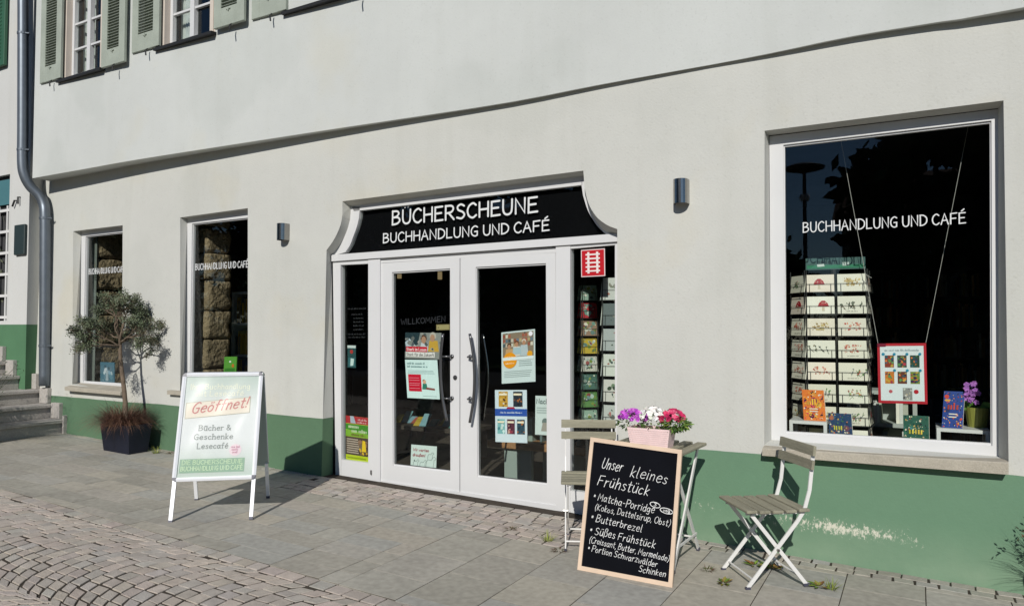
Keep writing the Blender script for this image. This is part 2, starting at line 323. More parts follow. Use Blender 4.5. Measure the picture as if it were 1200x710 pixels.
M['planter'] = mat('blue_black_planter', (.010, .012, .024), .5, spec=.3, noise=.2, nscale=8)
M['basket'] = mat('pink_basket', (.80, .62, .61), .75, spec=.2, noise=.06, nscale=20)
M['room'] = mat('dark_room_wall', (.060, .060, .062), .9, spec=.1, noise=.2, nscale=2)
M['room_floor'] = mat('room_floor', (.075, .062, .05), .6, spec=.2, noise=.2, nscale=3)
M['wood'] = mat('beech_top', (.36, .19, .085), .5, noise=.2, nscale=4, stretch=(1, 8, 8))
M['grey_panel'] = mat('grey_panel', (.30, .36, .33), .6)
M['red'] = mat('red_print', (.62, .02, .04), .4)
M['black_wire'] = mat('black_wire', (.02, .02, .02), .5)
M['curtain'] = mat('white_curtain', (.5, .52, .5), .95, noise=.2, nscale=12)

def glass_mat(name, tint=(.95, .97, .96), ior=1.45):
    m = bpy.data.materials.new(name); m.use_nodes = True; nt = m.node_tree; nt.nodes.clear()
    o = nt.nodes.new('ShaderNodeOutputMaterial'); mx = nt.nodes.new('ShaderNodeMixShader'); fr = nt.nodes.new('ShaderNodeFresnel'); fr.inputs[0].default_value = ior
    t = nt.nodes.new('ShaderNodeBsdfTransparent'); t.inputs[0].default_value = tint + (1,); g = nt.nodes.new('ShaderNodeBsdfGlossy'); g.inputs['Roughness'].default_value = .003
    ge = nt.nodes.new('ShaderNodeNewGeometry'); mr = nt.nodes.new('ShaderNodeMapRange'); mr.inputs[3].default_value = ior; mr.inputs[4].default_value = 1 / ior   # a thin pane reflects alike from both faces
    nt.links.new(ge.outputs['Backfacing'], mr.inputs[0]); nt.links.new(mr.outputs[0], fr.inputs[0])
    nt.links.new(fr.outputs[0], mx.inputs[0]); nt.links.new(t.outputs[0], mx.inputs[1]); nt.links.new(g.outputs[0], mx.inputs[2]); nt.links.new(mx.outputs[0], o.inputs[0]); return m
M['glass'] = glass_mat('window_glass')
M['clear'] = glass_mat('poster_cover', (.97, .98, .98))

def plinth_mat():                               # green oil paint, bumped white where chairs have scraped it, faintly chalky at the foot
    m = mat('green_plinth', (.126, .23, .145), .75, spec=.25, noise=.05, nscale=2, fine=.02, bump=.25, bscale=60, world=True, bdist=.004)
    nt = m.node_tree; N = nt.nodes; L = nt.links; b = N['Principled BSDF']; src = b.inputs['Base Color'].links[0].from_socket
    pos = N.new('ShaderNodeNewGeometry').outputs['Position']; sp = N.new('ShaderNodeSeparateXYZ'); L.new(pos, sp.inputs[0])
    def mth(op, a, b_=None, c=None):
        n = N.new('ShaderNodeMath'); n.operation = op
        for i, x in enumerate((a, b_, c)):
            if x is None: continue
            if isinstance(x, (int, float)): n.inputs[i].default_value = x
            else: L.new(x, n.inputs[i])
        return n.outputs[0]
    def band(x, c, hw):
        return mth('MAXIMUM', mth('SUBTRACT', 1.0, mth('DIVIDE', mth('ABSOLUTE', mth('SUBTRACT', x, c)), hw)), 0.0)
    zc = mth('MULTIPLY_ADD', sp.outputs[0], -.045, .215)
    bz = band(mth('SUBTRACT', sp.outputs[2], zc), 0.0, .085); bx = band(sp.outputs[0], -.45, .50); bx2 = band(sp.outputs[0], -1.36, .22)
    nz = N.new('ShaderNodeTexNoise'); nz.inputs['Scale'].default_value = 46; nz.inputs['Detail'].default_value = 7; nz.inputs['Roughness'].default_value = .75
    mp = N.new('ShaderNodeMapping'); mp.inputs['Rotation'].default_value = (0, .5, 0); mp.inputs['Scale'].default_value = (1.4, 1, .8); L.new(pos, mp.inputs[0]); L.new(mp.outputs[0], nz.inputs['Vector'])
    k = mth('ADD', mth('MULTIPLY', bz, mth('POWER', bx, .45)), mth('MULTIPLY', mth('MULTIPLY', bz, bx2), .55))
    s = mth('ADD', nz.outputs['Fac'], mth('MULTIPLY', k, .30))
    mr = N.new('ShaderNodeMapRange'); mr.inputs[1].default_value = .68; mr.inputs[2].default_value = .78; L.new(s, mr.inputs[0])
    f = mth('MULTIPLY', mr.outputs[0], mth('MINIMUM', mth('MULTIPLY', k, 8.0), 1.0))
    mx = N.new('ShaderNodeMix'); mx.data_type = 'RGBA'; mx.inputs[7].default_value = (.62, .60, .50, 1); L.new(f, mx.inputs[0]); L.new(src, mx.inputs[6])
    # chalky bloom near the ground
    nz2 = N.new('ShaderNodeTexNoise'); nz2.inputs['Scale'].default_value = 5; nz2.inputs['Detail'].default_value = 5; L.new(pos, nz2.inputs['Vector'])
    b2 = mth('MULTIPLY', band(sp.outputs[2], .06, .28), mth('MULTIPLY', nz2.outputs['Fac'], .55))
    mx2 = N.new('ShaderNodeMix'); mx2.data_type = 'RGBA'; mx2.inputs[7].default_value = (.30, .38, .27, 1); L.new(b2, mx2.inputs[0]); L.new(mx.outputs[2], mx2.inputs[6])
    L.new(mx2.outputs[2], b.inputs['Base Color']); return m
M['plinth'] = plinth_mat()
def weather(m, warm, streak, patch):            # old plaster: repaired patches, rain streaks, faint ochre stains
    nt = m.node_tree; N = nt.nodes; L = nt.links; b = N['Principled BSDF']; src = b.inputs['Base Color'].links[0].from_socket
    pos = N.new('ShaderNodeNewGeometry').outputs['Position']
    def layer(src, scale, loc, lo, hi, amt, col, det=5, rough=.5, mscale=(1, 1, 1)):
        mp = N.new('ShaderNodeMapping'); mp.inputs['Location'].default_value = loc; mp.inputs['Scale'].default_value = mscale; L.new(pos, mp.inputs[0])
        nz = N.new('ShaderNodeTexNoise'); nz.inputs['Scale'].default_value = scale; nz.inputs['Detail'].default_value = det; nz.inputs['Roughness'].default_value = rough; L.new(mp.outputs[0], nz.inputs['Vector'])
        mr = N.new('ShaderNodeMapRange'); mr.inputs[1].default_value = lo; mr.inputs[2].default_value = hi; mr.inputs[4].default_value = amt; L.new(nz.outputs['Fac'], mr.inputs[0])
        mx = N.new('ShaderNodeMix'); mx.data_type = 'RGBA'; mx.blend_type = 'MULTIPLY'; mx.inputs[7].default_value = col; L.new(mr.outputs[0], mx.inputs[0]); L.new(src, mx.inputs[6]); return mx.outputs[2]
    c = layer(src, .75, (3, 1, 7), .54, .60, patch, (.90, .91, .90, 1), 3)
    c = layer(c, 1.1, (9, 4, 2), .58, .72, warm, (1.0, .93, .78, 1), 6)
    c = layer(c, 1.0, (0, 0, 0), .50, .75, streak, (.82, .82, .79, 1), 6, .6, (3.2, 1, .22))
    c = layer(c, 55, (0, 0, 0), .60, .72, .5, (.86, .86, .85, 1), 2)
    L.new(c, b.inputs['Base Color'])
weather(M['plaster'], .45, .35, .35); weather(M['plaster_up'], .3, .25, .5); weather(M['nb_plaster'], .3, .5, .3)

# ================================================================== ground
def border(x): return -1.943 - 0.0284 * (x + 6.9)         # pavement / cobbled road edge
g = MB(); g.quad((-200, -200, gz(-60) - 2.0), (200, -200, gz(60) - 2.0), (200, 200, gz(60) - 2.0), (-200, 200, gz(-60) - 2.0))
struct(g.build('ground', M['soil']))
def sheet_g(mb, x0, x1, y0, y1, dz, mat=0, col=None):
    n = 1
    mb.quad((x0, y0, gz(x0) + dz), (x1, y0, gz(x1) + dz), (x1, y1, gz(x1) + dz), (x0, y1, gz(x0) + dz), col, mat)
def flag(mb, P, gap, dz, ch, depth, col, mat=0, tilt=0.0):
    """a stone: outline P (x, y) drawn in by gap, chamfered top, sides down to depth"""
    cx = sum(p[0] for p in P) / len(P); cy = sum(p[1] for p in P) / len(P); n = len(P)
    def ins(p, d):
        dx, dy = p[0] - cx, p[1] - cy; l = math.hypot(dx, dy) or 1; k = max(.2, 1 - d * 1.3 / l); return cx + dx * k, cy + dy * k
    tx, ty = random.uniform(-tilt, tilt), random.uniform(-tilt, tilt)
    vs = []
    for d, z in ((gap, -depth), (gap, -ch), (gap + ch, 0)):
        for p in P:
            x, y = ins(p, d); vs.append((x, y, gz(x) + dz + z + tx * (x - cx) + ty * (y - cy)))
    fs = [tuple(range(2 * n, 3 * n))] + [(r * n + i, r * n + (i + 1) % n, r * n + n + (i + 1) % n, r * n + n + i) for r in (0, 1) for i in range(n)]
    mb.add(vs, fs, col, mat)
def strip_w(x):                                            # width of the cobbled strip at the foot of the wall
    k = 1 if x < -5.0 else 6 if x < -3.5 else 7 if x < -2.92 else 8 if x < -2.08 else 4 if x < -1.66 else 2
    return .055 + .088 * k
pv = MB(); pv.quad((-30, border(-30) + .001, gz(-30) - .0025), (8, border(8) + .001, gz(8) - .0025), (8, .12, gz(8) - .0025), (-30, .12, gz(-30) - .0025), None, 1)
SLAB = [(.365, .342, .292), (.372, .352, .306), (.338, .318, .272), (.388, .36, .31), (.352, .342, .308), (.395, .364, .305)]
def slab(x0, x1, y0, y1):
    xc = (x0 + x1) / 2; y1 = min(y1, -strip_w(xc)); y0 = max(y0, border(xc))
    if y1 - y0 < .012 or x1 - x0 < .02: return
    flag(pv, [(x0, max(y0, border(x0))), (x1, max(y0, border(x1))), (x1, y1), (x0, y1)], .0030, random.uniform(-.0004, .0008), .0003, .01, jit(random.choice(SLAB) + (1,), .025), 0, .003)
y = -2.5; r = 0
while y < 0:
    x = -24.0 + (r % 2) * .21 + random.choice((0, .1))
    while x < -2.92:
        l = random.choice((.42, .42, .63)); x1 = min([x + l] + [b for b in (-5.0, -3.5, -2.92) if b > x + .001]); x1 = next((b for b in (-5.0, -3.5, -2.92) if 0 < b - x1 < .13), x1); slab(x, x1, y, y + .208); x = x1
    y += .208; r += 1
x = -2.92; c = 0
while x < 6:
    y = -2.6 + (c % 2) * .21
    while y < 0: slab(x, x + .42, y, y + .42); y += .42
    x += .42; c += 1
struct(pv.build('pavement', [M['slab_attr'], M['joint']]))

COB = [(.43, .375, .325), (.41, .36, .315), (.45, .395, .345), (.39, .35, .31), (.46, .40, .345), (.42, .385, .345)]
cs = MB()
for i in range(9):                                         # the small setts laid against the wall, row by row
    x = -16.0 + random.uniform(0, .1); y1 = -.055 - i * .088; wob = [random.uniform(-.010, .010) for _ in range(400)]; q = 0
    while x < 4.0:
        l = random.uniform(.09, .15); q += 1
        if y1 - .045 > -strip_w(x + l / 2):
            flag(cs, [(x + random.uniform(-.006, .006), y1 - .088 + wob[q % 400] * .6), (x + l, y1 - .088 + wob[(q + 1) % 400] * .6), (x + l + random.uniform(-.006, .006), y1 + wob[(q + 1) % 400] * .6), (x, y1 + wob[q % 400] * .6)],
                 .0055, .002 + random.uniform(-.002, .002), .002, .02, jit(random.choice(COB if -5.3 < x < -1.6 else SLAB) + (1,), .09), 0, .03)
        x += l
sheet_g(cs, -16, 4, .10, .5, -.001, 1)
struct(cs.build('sett_strip', [M['stone_attr'], M['joint']]))

rd = MB(); sheet_g(rd, -40, 20, -9.0, -2.30, -.0085, 1); rd.quad((-40, -2.3, gz(-40) - .0085), (20, -2.3, gz(20) - .0085), (20, border(20) - .001, gz(20) - .0085), (-40, border(-40) - .001, gz(-40) - .0085), None, 1)
x = -16.0
while x < 3:                                               # straight edging course
    l = random.uniform(.11, .16); yb = border(x)
    flag(rd, [(x, border(x) - .105), (x + l, border(x + l) - .105), (x + l, border(x + l)), (x, border(x))], .006, -.002 + random.uniform(-.002, .002), .002, .03, jit(random.choice(COB) + (1,), .08), 0, .02)
    x += l
R_ = .68
for yc in (-2.50, -3.62, -4.74):                            # segmental arcs
    for n in range(-70, 150):
        x_n = -4.0 + n * .105
        if x_n > (1.5 if yc > -3 else 0) or x_n < -11: continue
        ths = [-1.0]
        while ths[-1] < .97: ths.append(ths[-1] + random.uniform(.125, .18))
        ths[-1] = 1.0
        def pt(t, k):
            return (x_n + k * .105 + R_ - R_ * math.cos(t), yc + R_ * math.sin(t))
        for a, b in zip(ths[:-1], ths[1:]):
            a += random.uniform(-.012, .012)
            P = [pt(a, 0), pt(a, 1), pt(b, 1), pt(b, 0)]
            P = [(p[0] + random.uniform(-.005, .005), p[1] + random.uniform(-.005, .005)) for p in P]
            if min(p[1] - border(p[0]) for p in P) > -.135: continue
            P = [(p[0], min(p[1], border(p[0]) - .108)) for p in P]
            flag(rd, P, .0075, -.003 + random.uniform(-.0018, .0018), .0016, .03, jit(random.choice(COB) + (1,), .07), 0, .014)
struct(rd.build('cobbled_road', [M['stone_attr'], M['joint']]))
fr_ = MB(); sheet_g(fr_, -120, 80, -13.0, -5.6, -.0130, 0); sheet_g(fr_, -120, -16, -13.0, -1.9, -.0100, 0)
M['asphalt'] = mat('asphalt', (.055, .055, .056), .9, spec=.2, noise=.25, nscale=3, world=True)
struct(fr_.build('road', M['asphalt']))
fv = MB(); sheet_g(fv, -120, 80, -70.0, -13.0, .10, 0)
M['lawn'] = mat('lawn', (.045, .075, .025), .95, spec=.1, noise=.4, nscale=2, world=True)
struct(fv.build('lawn', M['lawn']))

# ================================================================== the shop building
B = thing('bookshop_building', 'pale grey plastered shop building with green base, black lettered sign over white double doors', 'building', (-4, .3, 0))
def surf(mb, outer, holes, matidx=0, flip=False):           # planar face with holes
    bm = bmesh.new()
    for lp in [outer] + holes:
        vs = [bm.verts.new(p) for p in lp]
        for i in range(len(vs)): bm.edges.new((vs[i], vs[(i + 1) % len(vs)]))
    bmesh.ops.triangle_fill(bm, edges=bm.edges[:], use_beauty=True)
    bm.verts.index_update()
    mb.add([v.co.copy() for v in bm.verts], [tuple(v.index for v in f.verts) for f in bm.faces], None, matidx); bm.free()
def reveal(mb, A, Bp, matidx=0, closed=True):               # faces joining an opening's outer edge to its inner edge
    n = len(A)
    for i in range(n if closed else n - 1):
        mb.quad(A[i], A[(i + 1) % n], Bp[(i + 1) % n], Bp[i], None, matidx)
ZP = .668                                                   # top of the green base
XL, XR = -10.15, 3.4
def wp(x, z): return V(x, wally(z), z)
D3, D2, DD = .11, .075, .09                                 # how far windows and doors sit back
# ---- shop windows: outer edge on the leaning wall, frame plumb inside
w3o = [atw(896, 153.5), atw(1176, 118), atw(1182, 541), atw(895.7, 521)]
w3i = [at(901, 167.3, D3) + V(0, 0, .05), at(1170, 136.5, D3) + V(0, 0, .05), at(1170, 534.5, D3), at(904, 515, D3)]
w3f = [at(901.5, 160, D3), at(1170, 128, D3), at(1170, 534.5, D3), at(904, 515, D3)]
w1o = [atw(85.8, 271), atw(143.8, 264), atw(142.5, 459), atw(84.6, 450)]
w2o = [atw(211.1, 255), atw(290.4, 244), atw(290.4, 468), atw(211.1, 459)]
w2o[2].z = w2o[3].z = w1o[3].z + .01
def inner(o, ins, d, top=.0, bot=0.0): return [V(o[0].x + ins, d, o[0].z + top), V(o[1].x - ins, d, o[1].z + top), V(o[2].x - ins, d, o[2].z + bot), V(o[3].x + ins, d, o[3].z + bot)]
w1i = inner(w1o, .02, D2); w2i = inner(w2o, .02, D2)
for q in (0, 3): w1i[q].x = at(93.6, 360, D2).x; w2i[q].x = at(217.8, 360, D2).x
# ---- the entrance opening with its hollowed shoulders
lo = [(382.7, 293.1), (390, 283), (395.4, 272.8), (399.2, 263), (401.3, 252), (401.3, 236)]
ro = [(683.6, 200.1), (685, 220.4), (689.5, 238), (698.5, 253.5), (711, 263.5), (723.4, 268.6)]
li = [(388.6, 300), (397, 289), (402.3, 280), (407, 269), (410.3, 257), (411.4, 241.5)]
ri = [(684, 206), (685.6, 229), (691, 246), (699.3, 261), (709.8, 271.5), (723.6, 275)]
lo3 = smooth([atw(*p) for p in lo[:5]], 4) + [atw(*lo[5])]; ro3 = [atw(*ro[0])] + smooth([atw(*p) for p in ro[1:]], 4)
li3 = smooth([at(p[0], p[1], DD) for p in li[:5]], 4) + [at(*li[5], DD)]; ri3 = [at(*ri[0], DD)] + smooth([at(p[0], p[1], DD) for p in ri[1:]], 4)
xdl, xdr = atw(382.6, 480).x, lo3[0].x
dl_o, dr_o = lo3[0].x, ro3[-1].x
dl_i, dr_i = at(391, 450, DD).x, at(723.6, 400, DD).x
lw = MB()
outer = [wp(XL, ZP - .03), wp(dl_o, ZP - .03)] + lo3 + ro3 + [wp(dr_o, ZP - .03), wp(XR, ZP - .03), wp(XR, 3.7), wp(XL, 3.7)]
surf(lw, outer, [w1o, w2o, w3o])
reveal(lw, w1o, w1i); reveal(lw, w2o, w2i); reveal(lw, w3o, w3i)
do = [wp(dl_o, ZP - .03)] + lo3 + ro3 + [wp(dr_o, ZP - .03)]; di = [V(dl_i, DD, ZP - .03)] + li3 + ri3 + [V(dr_i, DD, ZP - .03)]
reveal(lw, do, di, closed=False)
lw.quad(wp(XR, ZP), V(XR, 6.2, ZP), V(XR, 6.2, 3.7), wp(XR, 3.7))
lw.build('wall', M['plaster'], B)
pl = MB()
def strip_p(P):
    Q = [P[0]]                                                  # a coat of paint 2 mm proud, its top edge drawn by hand
    for a, b in zip(P[:-1], P[1:]):
        k = max(1, int((b - a).length / .09)); Q += [lerp(a, b, i / k) for i in range(1, k + 1)]
    m = MB(); n = len(Q); zz = [ZP + .004 * math.sin(p.x * 2.1 + 3 * math.sin(p.x * .9)) + random.uniform(-.0016, .0016) for p in Q]
    def off(p, z): return V(p.x, (wally(z) if p.y < 0 else p.y) - .002, z)
    m.add([off(p, -.3) for p in Q] + [off(p, z) for p, z in zip(Q, zz)], [(i, i + 1, n + i + 1, n + i) for i in range(n - 1)]); return m
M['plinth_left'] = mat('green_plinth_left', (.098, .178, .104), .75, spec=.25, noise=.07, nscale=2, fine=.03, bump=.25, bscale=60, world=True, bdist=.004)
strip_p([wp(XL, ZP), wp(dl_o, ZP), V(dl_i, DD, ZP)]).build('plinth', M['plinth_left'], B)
strip_p([V(dr_i, DD, ZP), wp(dr_o, ZP), wp(XR, ZP), V(XR, 6.2, ZP)]).build('plinth', M['plinth'], B)

# ---- upper floor, jutting out unevenly over the ground floor
YU = -.15
XK = -5.0                                                   # left of this the upper wall is one plane, right of it it waves a little
led = [(XK, -.095), (-4.2, -.072), (-3.3, -.053), (-2.5, -.044), (-1.2, -.026), (-.5, -.046), (.1, -.053), (.7, -.08), (3.4, -.09)]
def ledy(x):
    if x <= XK: return -.095 + (x - XK) * .031
    for (a, ya), (b, yb) in zip(led[:-1], led[1:]):
        if x <= b: return ya + (yb - ya) * (max(x, a) - a) / (b - a)
    return led[-1][1]
lpx = [(38, 209), (100, 198), (160, 187.3), (280, 168.5), (400, 150), (475, 138.8), (600, 119.5), (700, 100), (800, 82), (900, 63.3), (1000, 42.5), (1100, 26), (1200, 8.8)]
LE = []
for p in lpx:
    Y = -.1
    for _ in range(6): q = at(p[0], p[1], Y); Y = ledy(q.x)
    LE.append(V(q.x, Y - .045 * 0, q.z))
LE.append(V(XR, ledy(XR), LE[-1].z))
LE = smooth(LE, 3)
for q in LE: q.y = ledy(q.x)
NK = max(i for i, q in enumerate(LE) if q.x <= XK)
ZM, ZT = 3.95, 6.7
def shut4(pts, Y): return [at(x, y, Y) for x, y in pts]
UW = []                                                     # upper windows: glass area by its bottom edge in the photo
for (xa, ya, xb, yb) in ((71.5, 95.5, 121, 80), (186, 58.5, 251, 37.5), (336, 15.5, 402, -4)):
    Y = -.2
    for _ in range(5): a, b = at(xa, ya, Y), at(xb, yb, Y); Y = ledy((a.x + b.x) / 2)
    UW.append((a.x, b.x, (a.z + b.z) / 2, Y))
uw = MB()
n = len(LE)
for i in range(n - 1):
    a, b = LE[i], LE[i + 1]
    if i >= NK: uw.quad(a, b, V(b.x, b.y, ZT), V(a.x, a.y, ZT))
    uw.quad(a, b, V(b.x, .03, b.z + .012), V(a.x, .03, a.z + .012))
holes = [[V(a, ledy(a), z), V(b, ledy(b), z), V(b, ledy(b), z + 1.5), V(a, ledy(a), z + 1.5)] for a, b, z, Y in UW]
surf(uw, LE[:NK + 1] + [V(LE[NK].x, LE[NK].y, ZT), V(LE[0].x, LE[0].y, ZT)], holes)
for o_ in holes: reveal(uw, o_, [p + V(0, .10, 0) for p in o_])
uw.quad(V(LE[0].x, LE[0].y, LE[0].z), V(LE[0].x, .05, LE[0].z), V(LE[0].x, .05, ZT), V(LE[0].x, LE[0].y, ZT))
uw.quad(V(XR, LE[-1].y, 3.5), V(XR, 6.2, 3.5), V(XR, 6.2, ZT), V(XR, LE[-1].y, ZT))
uw.build('upper_wall', M['plaster_up'], B)
rf = MB(); rf.prism([V(XL - .05, -.6, ZT), V(XL - .05, 6.6, ZT), V(XL - .05, 3, ZT + 2.6)], (XR - XL + .3, 0, 0))
M['tile'] = mat('roof_tile', (.25, .09, .05), .85, noise=.2, nscale=6, world=True)
rf.build('roof', M['tile'], B)

# ---- rooms behind the glass
rm = MB()
rm.quad(V(XL, .16, -.02), V(XR, .16, -.02), V(XR, 6, -.02), V(XL, 6, -.02), None, 1)
rm.quad(V(XL, .16, 3.3), V(XR, .16, 3.3), V(XR, 6, 3.3), V(XL, 6, 3.3)); rm.quad(V(XL, 6, -.3), V(XR, 6, -.3), V(XR, 6, 3.4), V(XL, 6, 3.4))
rm.quad(V(XL + .03, .05, -.3), V(XL + .03, 6, -.3), V(XL + .03, 6, 3.4), V(XL + .03, .05, 3.4)); rm.quad(V(XR - .03, .05, -.3), V(XR - .03, 6, -.3), V(XR - .03, 6, 3.4), V(XR - .03, .05, 3.4))
rm.quad(V(XL, .03, 3.72), V(XR, .03, 3.72), V(XR, 6, 3.72), V(XL, 6, 3.72)); rm.quad(V(XL + .1, 1.2, 3.7), V(XR, 1.2, 3.7), V(XR, 1.2, ZT), V(XL + .1, 1.2, ZT))
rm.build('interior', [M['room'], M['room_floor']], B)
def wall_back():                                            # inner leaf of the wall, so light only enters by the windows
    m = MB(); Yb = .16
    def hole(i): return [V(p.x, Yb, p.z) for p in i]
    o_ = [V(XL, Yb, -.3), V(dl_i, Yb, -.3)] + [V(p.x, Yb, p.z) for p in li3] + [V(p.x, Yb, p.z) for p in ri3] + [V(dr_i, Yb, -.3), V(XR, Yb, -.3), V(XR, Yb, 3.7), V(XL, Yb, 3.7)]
    H = [w1i, w2i, w3i]; surf(m, o_, [hole(i) for i in H])
    for i in H: reveal(m, i, hole(i))
    return m
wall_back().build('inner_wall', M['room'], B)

# ---- frames
def strip4(mb, A, Bq, d):                                   # ring between two quads, swept back by d
    for i in range(4):
        j = (i + 1) % 4; mb.prism([A[i], A[j], Bq[j], Bq[i]], (0, d, 0))
def shop_window(o_i, glass, Y, text, pane_px=True, tw=None):
    fmb = MB(); F4 = o_i
    g4 = [at(p[0], p[1], Y) for p in glass] if pane_px else glass
    strip4(fmb, [V(p.x, Y, p.z) for p in F4], g4, .05)
    bead = [V(lerp(p, sum(g4, V()) / 4, .012).x, Y, lerp(p, sum(g4, V()) / 4, .012).z) for p in g4]
    strip4(fmb, [V(p.x, Y + .014, p.z) for p in g4], [V(p.x, Y + .014, p.z) for p in bead], .03)
    f = fmb.build('shop_window', M['white'], B)
    p_ = MB(); x0, x1 = min(p.x for p in g4), max(p.x for p in g4); z0, z1 = min(p.z for p in g4) - .01, max(p.z for p in g4) + .01
    p_.box(x0 - .01, x1 + .01, Y + .026, Y + .032, z0, z1); p_.build('pane', M['glass'], f)
    return f
win3 = shop_window(w3f, [(918, 170), (1161.8, 141.5), (1163, 522), (920, 507.5)], D3, None)
def hid(o_i, pxl, pxt, pxb, Y):                              # window seen only by its left part
    a = at(pxl, (pxt + pxb) / 2, Y); zt = at(pxl, pxt, Y).z; zb = at(pxl, pxb, Y).z
    return [V(a.x, Y, zt), V(o_i[1].x - .05, Y, zt), V(o_i[1].x - .05, Y, zb), V(a.x, Y, zb)]
g1 = hid(w1i, 98.7, 277, 447.5, D2); g2 = hid(w2i, 223.6, 262.5, 458, D2); g2[2].z = g2[3].z = g1[3].z
win1 = shop_window([V(p.x, D2, p.z + (.01 if k < 2 else -.01)) for k, p in enumerate(w1i)], g1, D2, None, False)
win2 = shop_window([V(p.x, D2, p.z + (.01 if k < 2 else -.01)) for k, p in enumerate(w2i)], g2, D2, None, False)
# sills
def sill(win, tl, br_t, br_b, bl_b, Yb, proud, zb=None):
    yf = wally(.75) - proud
    a, b, c, d = at(*tl, yf), at(*br_t, yf), at(*br_b, yf), at(*bl_b, yf)
    m = MB()
    back = .012
    A = [a, b, c, d]; Bk = [V(a.x, Yb, a.z + .035), V(b.x, Yb, b.z + .035), V(c.x, Yb, c.z), V(d.x, Yb, d.z)]
    if zb: Bk[0].z, Bk[1].z = zb
    bev = .006
    A2 = [a + V(0, bev, 0), b + V(0, bev, 0)]
    A[0] = a + V(0, 0, -bev); A[1] = b + V(0, 0, -bev)
    m.add(A + A2 + Bk, [(3, 2, 1, 0), (0, 1, 5, 4), (4, 5, 7, 6), (3, 9, 8, 2), (3, 0, 4, 6, 9), (2, 8, 7, 5, 1)])
    return m.build('sill', M['sill'], win)
sill(win3, (893.4, 524.8), (1182, 541.8), (1182, 556), (893, 533.6), D3 - .002, .085, (w3f[3].z - .003, w3f[2].z - .003))
sill(win1, (75.5, 453), (141.3, 459), (141, 463), (76, 457.5), D2 - .002, .075)
s2 = MB(); s2.box(w2o[0].x - .06, w2o[1].x + .03, wally(.75) - .05, D2 - .002, w2o[3].z - .045, w2o[3].z); s2.build('sill', M['sill'], win2)
# lettering on the panes (film on the outside of the glass)
def pane_text(parent, s, p0, p1, hgt, Y, wt, m='letter'):
    a, b = at(*p0, Y), at(*p1, Y); mb = MB(); f = Fr(a, (b - a).normalized(), (0, 0, 1), (0, -1, 0))
    letters(mb, f, s, 0, 0, hgt, wt, None, x1=(b - a).length, h=.0005); return mb.build('lettering', M[m], parent)
pane_text(win3, 'BUCHHANDLUNG UND CAFÉ', (941, 272.5), (1132, 261.5), .068, D3 + .026, .0074)
pane_text(win2, 'BUCHHANDLUNG UND CAFÉ', (229, 316.5), (291, 313), .068, D2 + .026, .0085)
pane_text(win1, 'BUCHHANDLUNG UND CAFÉ', (104, 321.5), (146, 318.5), .068, D2 + .026, .0085)

M['black'] = mat('black_backing', (.004, .004, .005), .8, spec=.05)
# ---- entrance: sign window, sidelights, two door leaves
YD = DD
def px4(*p, Y=YD): return [at(a, b, Y) for a, b in p]
ent = MB()
gl_ = [(404.5, 295.5), (410, 287.5), (414, 277), (418, 266), (420.5, 256), (421.8, 242)]
gr_ = [(680.7, 212), (683.2, 229), (689, 247), (698, 262.2), (705, 270), (711, 275)]
gl3 = smooth([at(p[0], p[1], YD) for p in gl_[:5]], 4) + [at(*gl_[5], YD)]; gr3 = [at(*gr_[0], YD)] + smooth([at(p[0], p[1], YD) for p in gr_[1:]], 4)
for I, Gq in ((li3, gl3), (ri3, gr3)):
    for i in range(len(I) - 1): ent.prism([I[i], I[i + 1], Gq[i + 1], Gq[i]], (0, .05, 0))
ent.prism([li3[-1], ri3[0], V(ri3[0].x - .012, YD, at(680.7, 217, YD).z), V(li3[-1].x + .04, YD, at(421.8, 246.8, YD).z)], (0, .05, 0))
signf = ent.build('sign_window', M['white'], B)
sg = MB(); P = gl3 + gr3; zb = at(405, 292, YD).z - .03
sg.prism([V(p.x, YD + .026, p.z) for p in gl3] + [V(p.x, YD + .026, p.z) for p in gr3], (0, .006, 0)); sg.build('pane', M['glass'], signf)
bkp = MB(); bkp.box(gl3[0].x - .05, gr3[-1].x + .05, YD + .055, YD + .06, gl3[0].z - .03, gl3[-1].z + .05); bkp.build('backing', M['black'], signf)
pane_text(signf, 'BÜCHERSCHEUNE', (459.5, 263.5), (630.5, 248.3), .128, YD + .026, .0175)
pane_text(signf, 'BUCHHANDLUNG UND CAFÉ', (449, 284.8), (644, 270), .088, YD + .026, .0122)

df = MB()                                                    # fixed frame: transom bar, mullions, sidelight panels
def q4(mb, a, b, c, d, Y0=YD, dep=.06): mb.prism(px4(a, b, c, d, Y=Y0), (0, dep, 0))
q4(df, (388.4, 298.7), (723.3, 273.7), (723.3, 283), (388.4, 306.3), YD - .022, .08)        # transom bar stands proud
q4(df, (431.5, 304), (445.2, 303), (445.2, 566), (431.5, 563), YD - .006, .07)                # left mullion
q4(df, (651.3, 286), (668.2, 285), (668.2, 600), (651.3, 598), YD - .006, .07)                # right mullion
q4(df, (390, 304), (399, 304), (400, 556.5), (393.2, 556.5))                                  # left stile
q4(df, (720.6, 279), (724, 279), (724, 612), (720.6, 612))
q4(df, (399, 304), (431.6, 303), (431.6, 309), (399, 310.5)); q4(df, (668, 285), (720.8, 281), (720.8, 287), (668, 291.5))
q4(df, (399.6, 538.4), (431.8, 542.2), (431.8, 562.5), (399.6, 557))                          # panel under left sidelight
q4(df, (668, 574.6), (720.8, 581), (720.8, 611), (668, 600))
q4(df, (445, 308.3), (651.5, 295.8), (651.5, 290), (445, 302), YD + .012, .05)
fixed = df.build('door_frame', M['white'], B)
thr = MB(); q4(thr, (445, 562.8), (651.5, 592.2), (651.5, 599), (445, 567), YD + .002, .07); thr.build('threshold', M['white'], fixed)
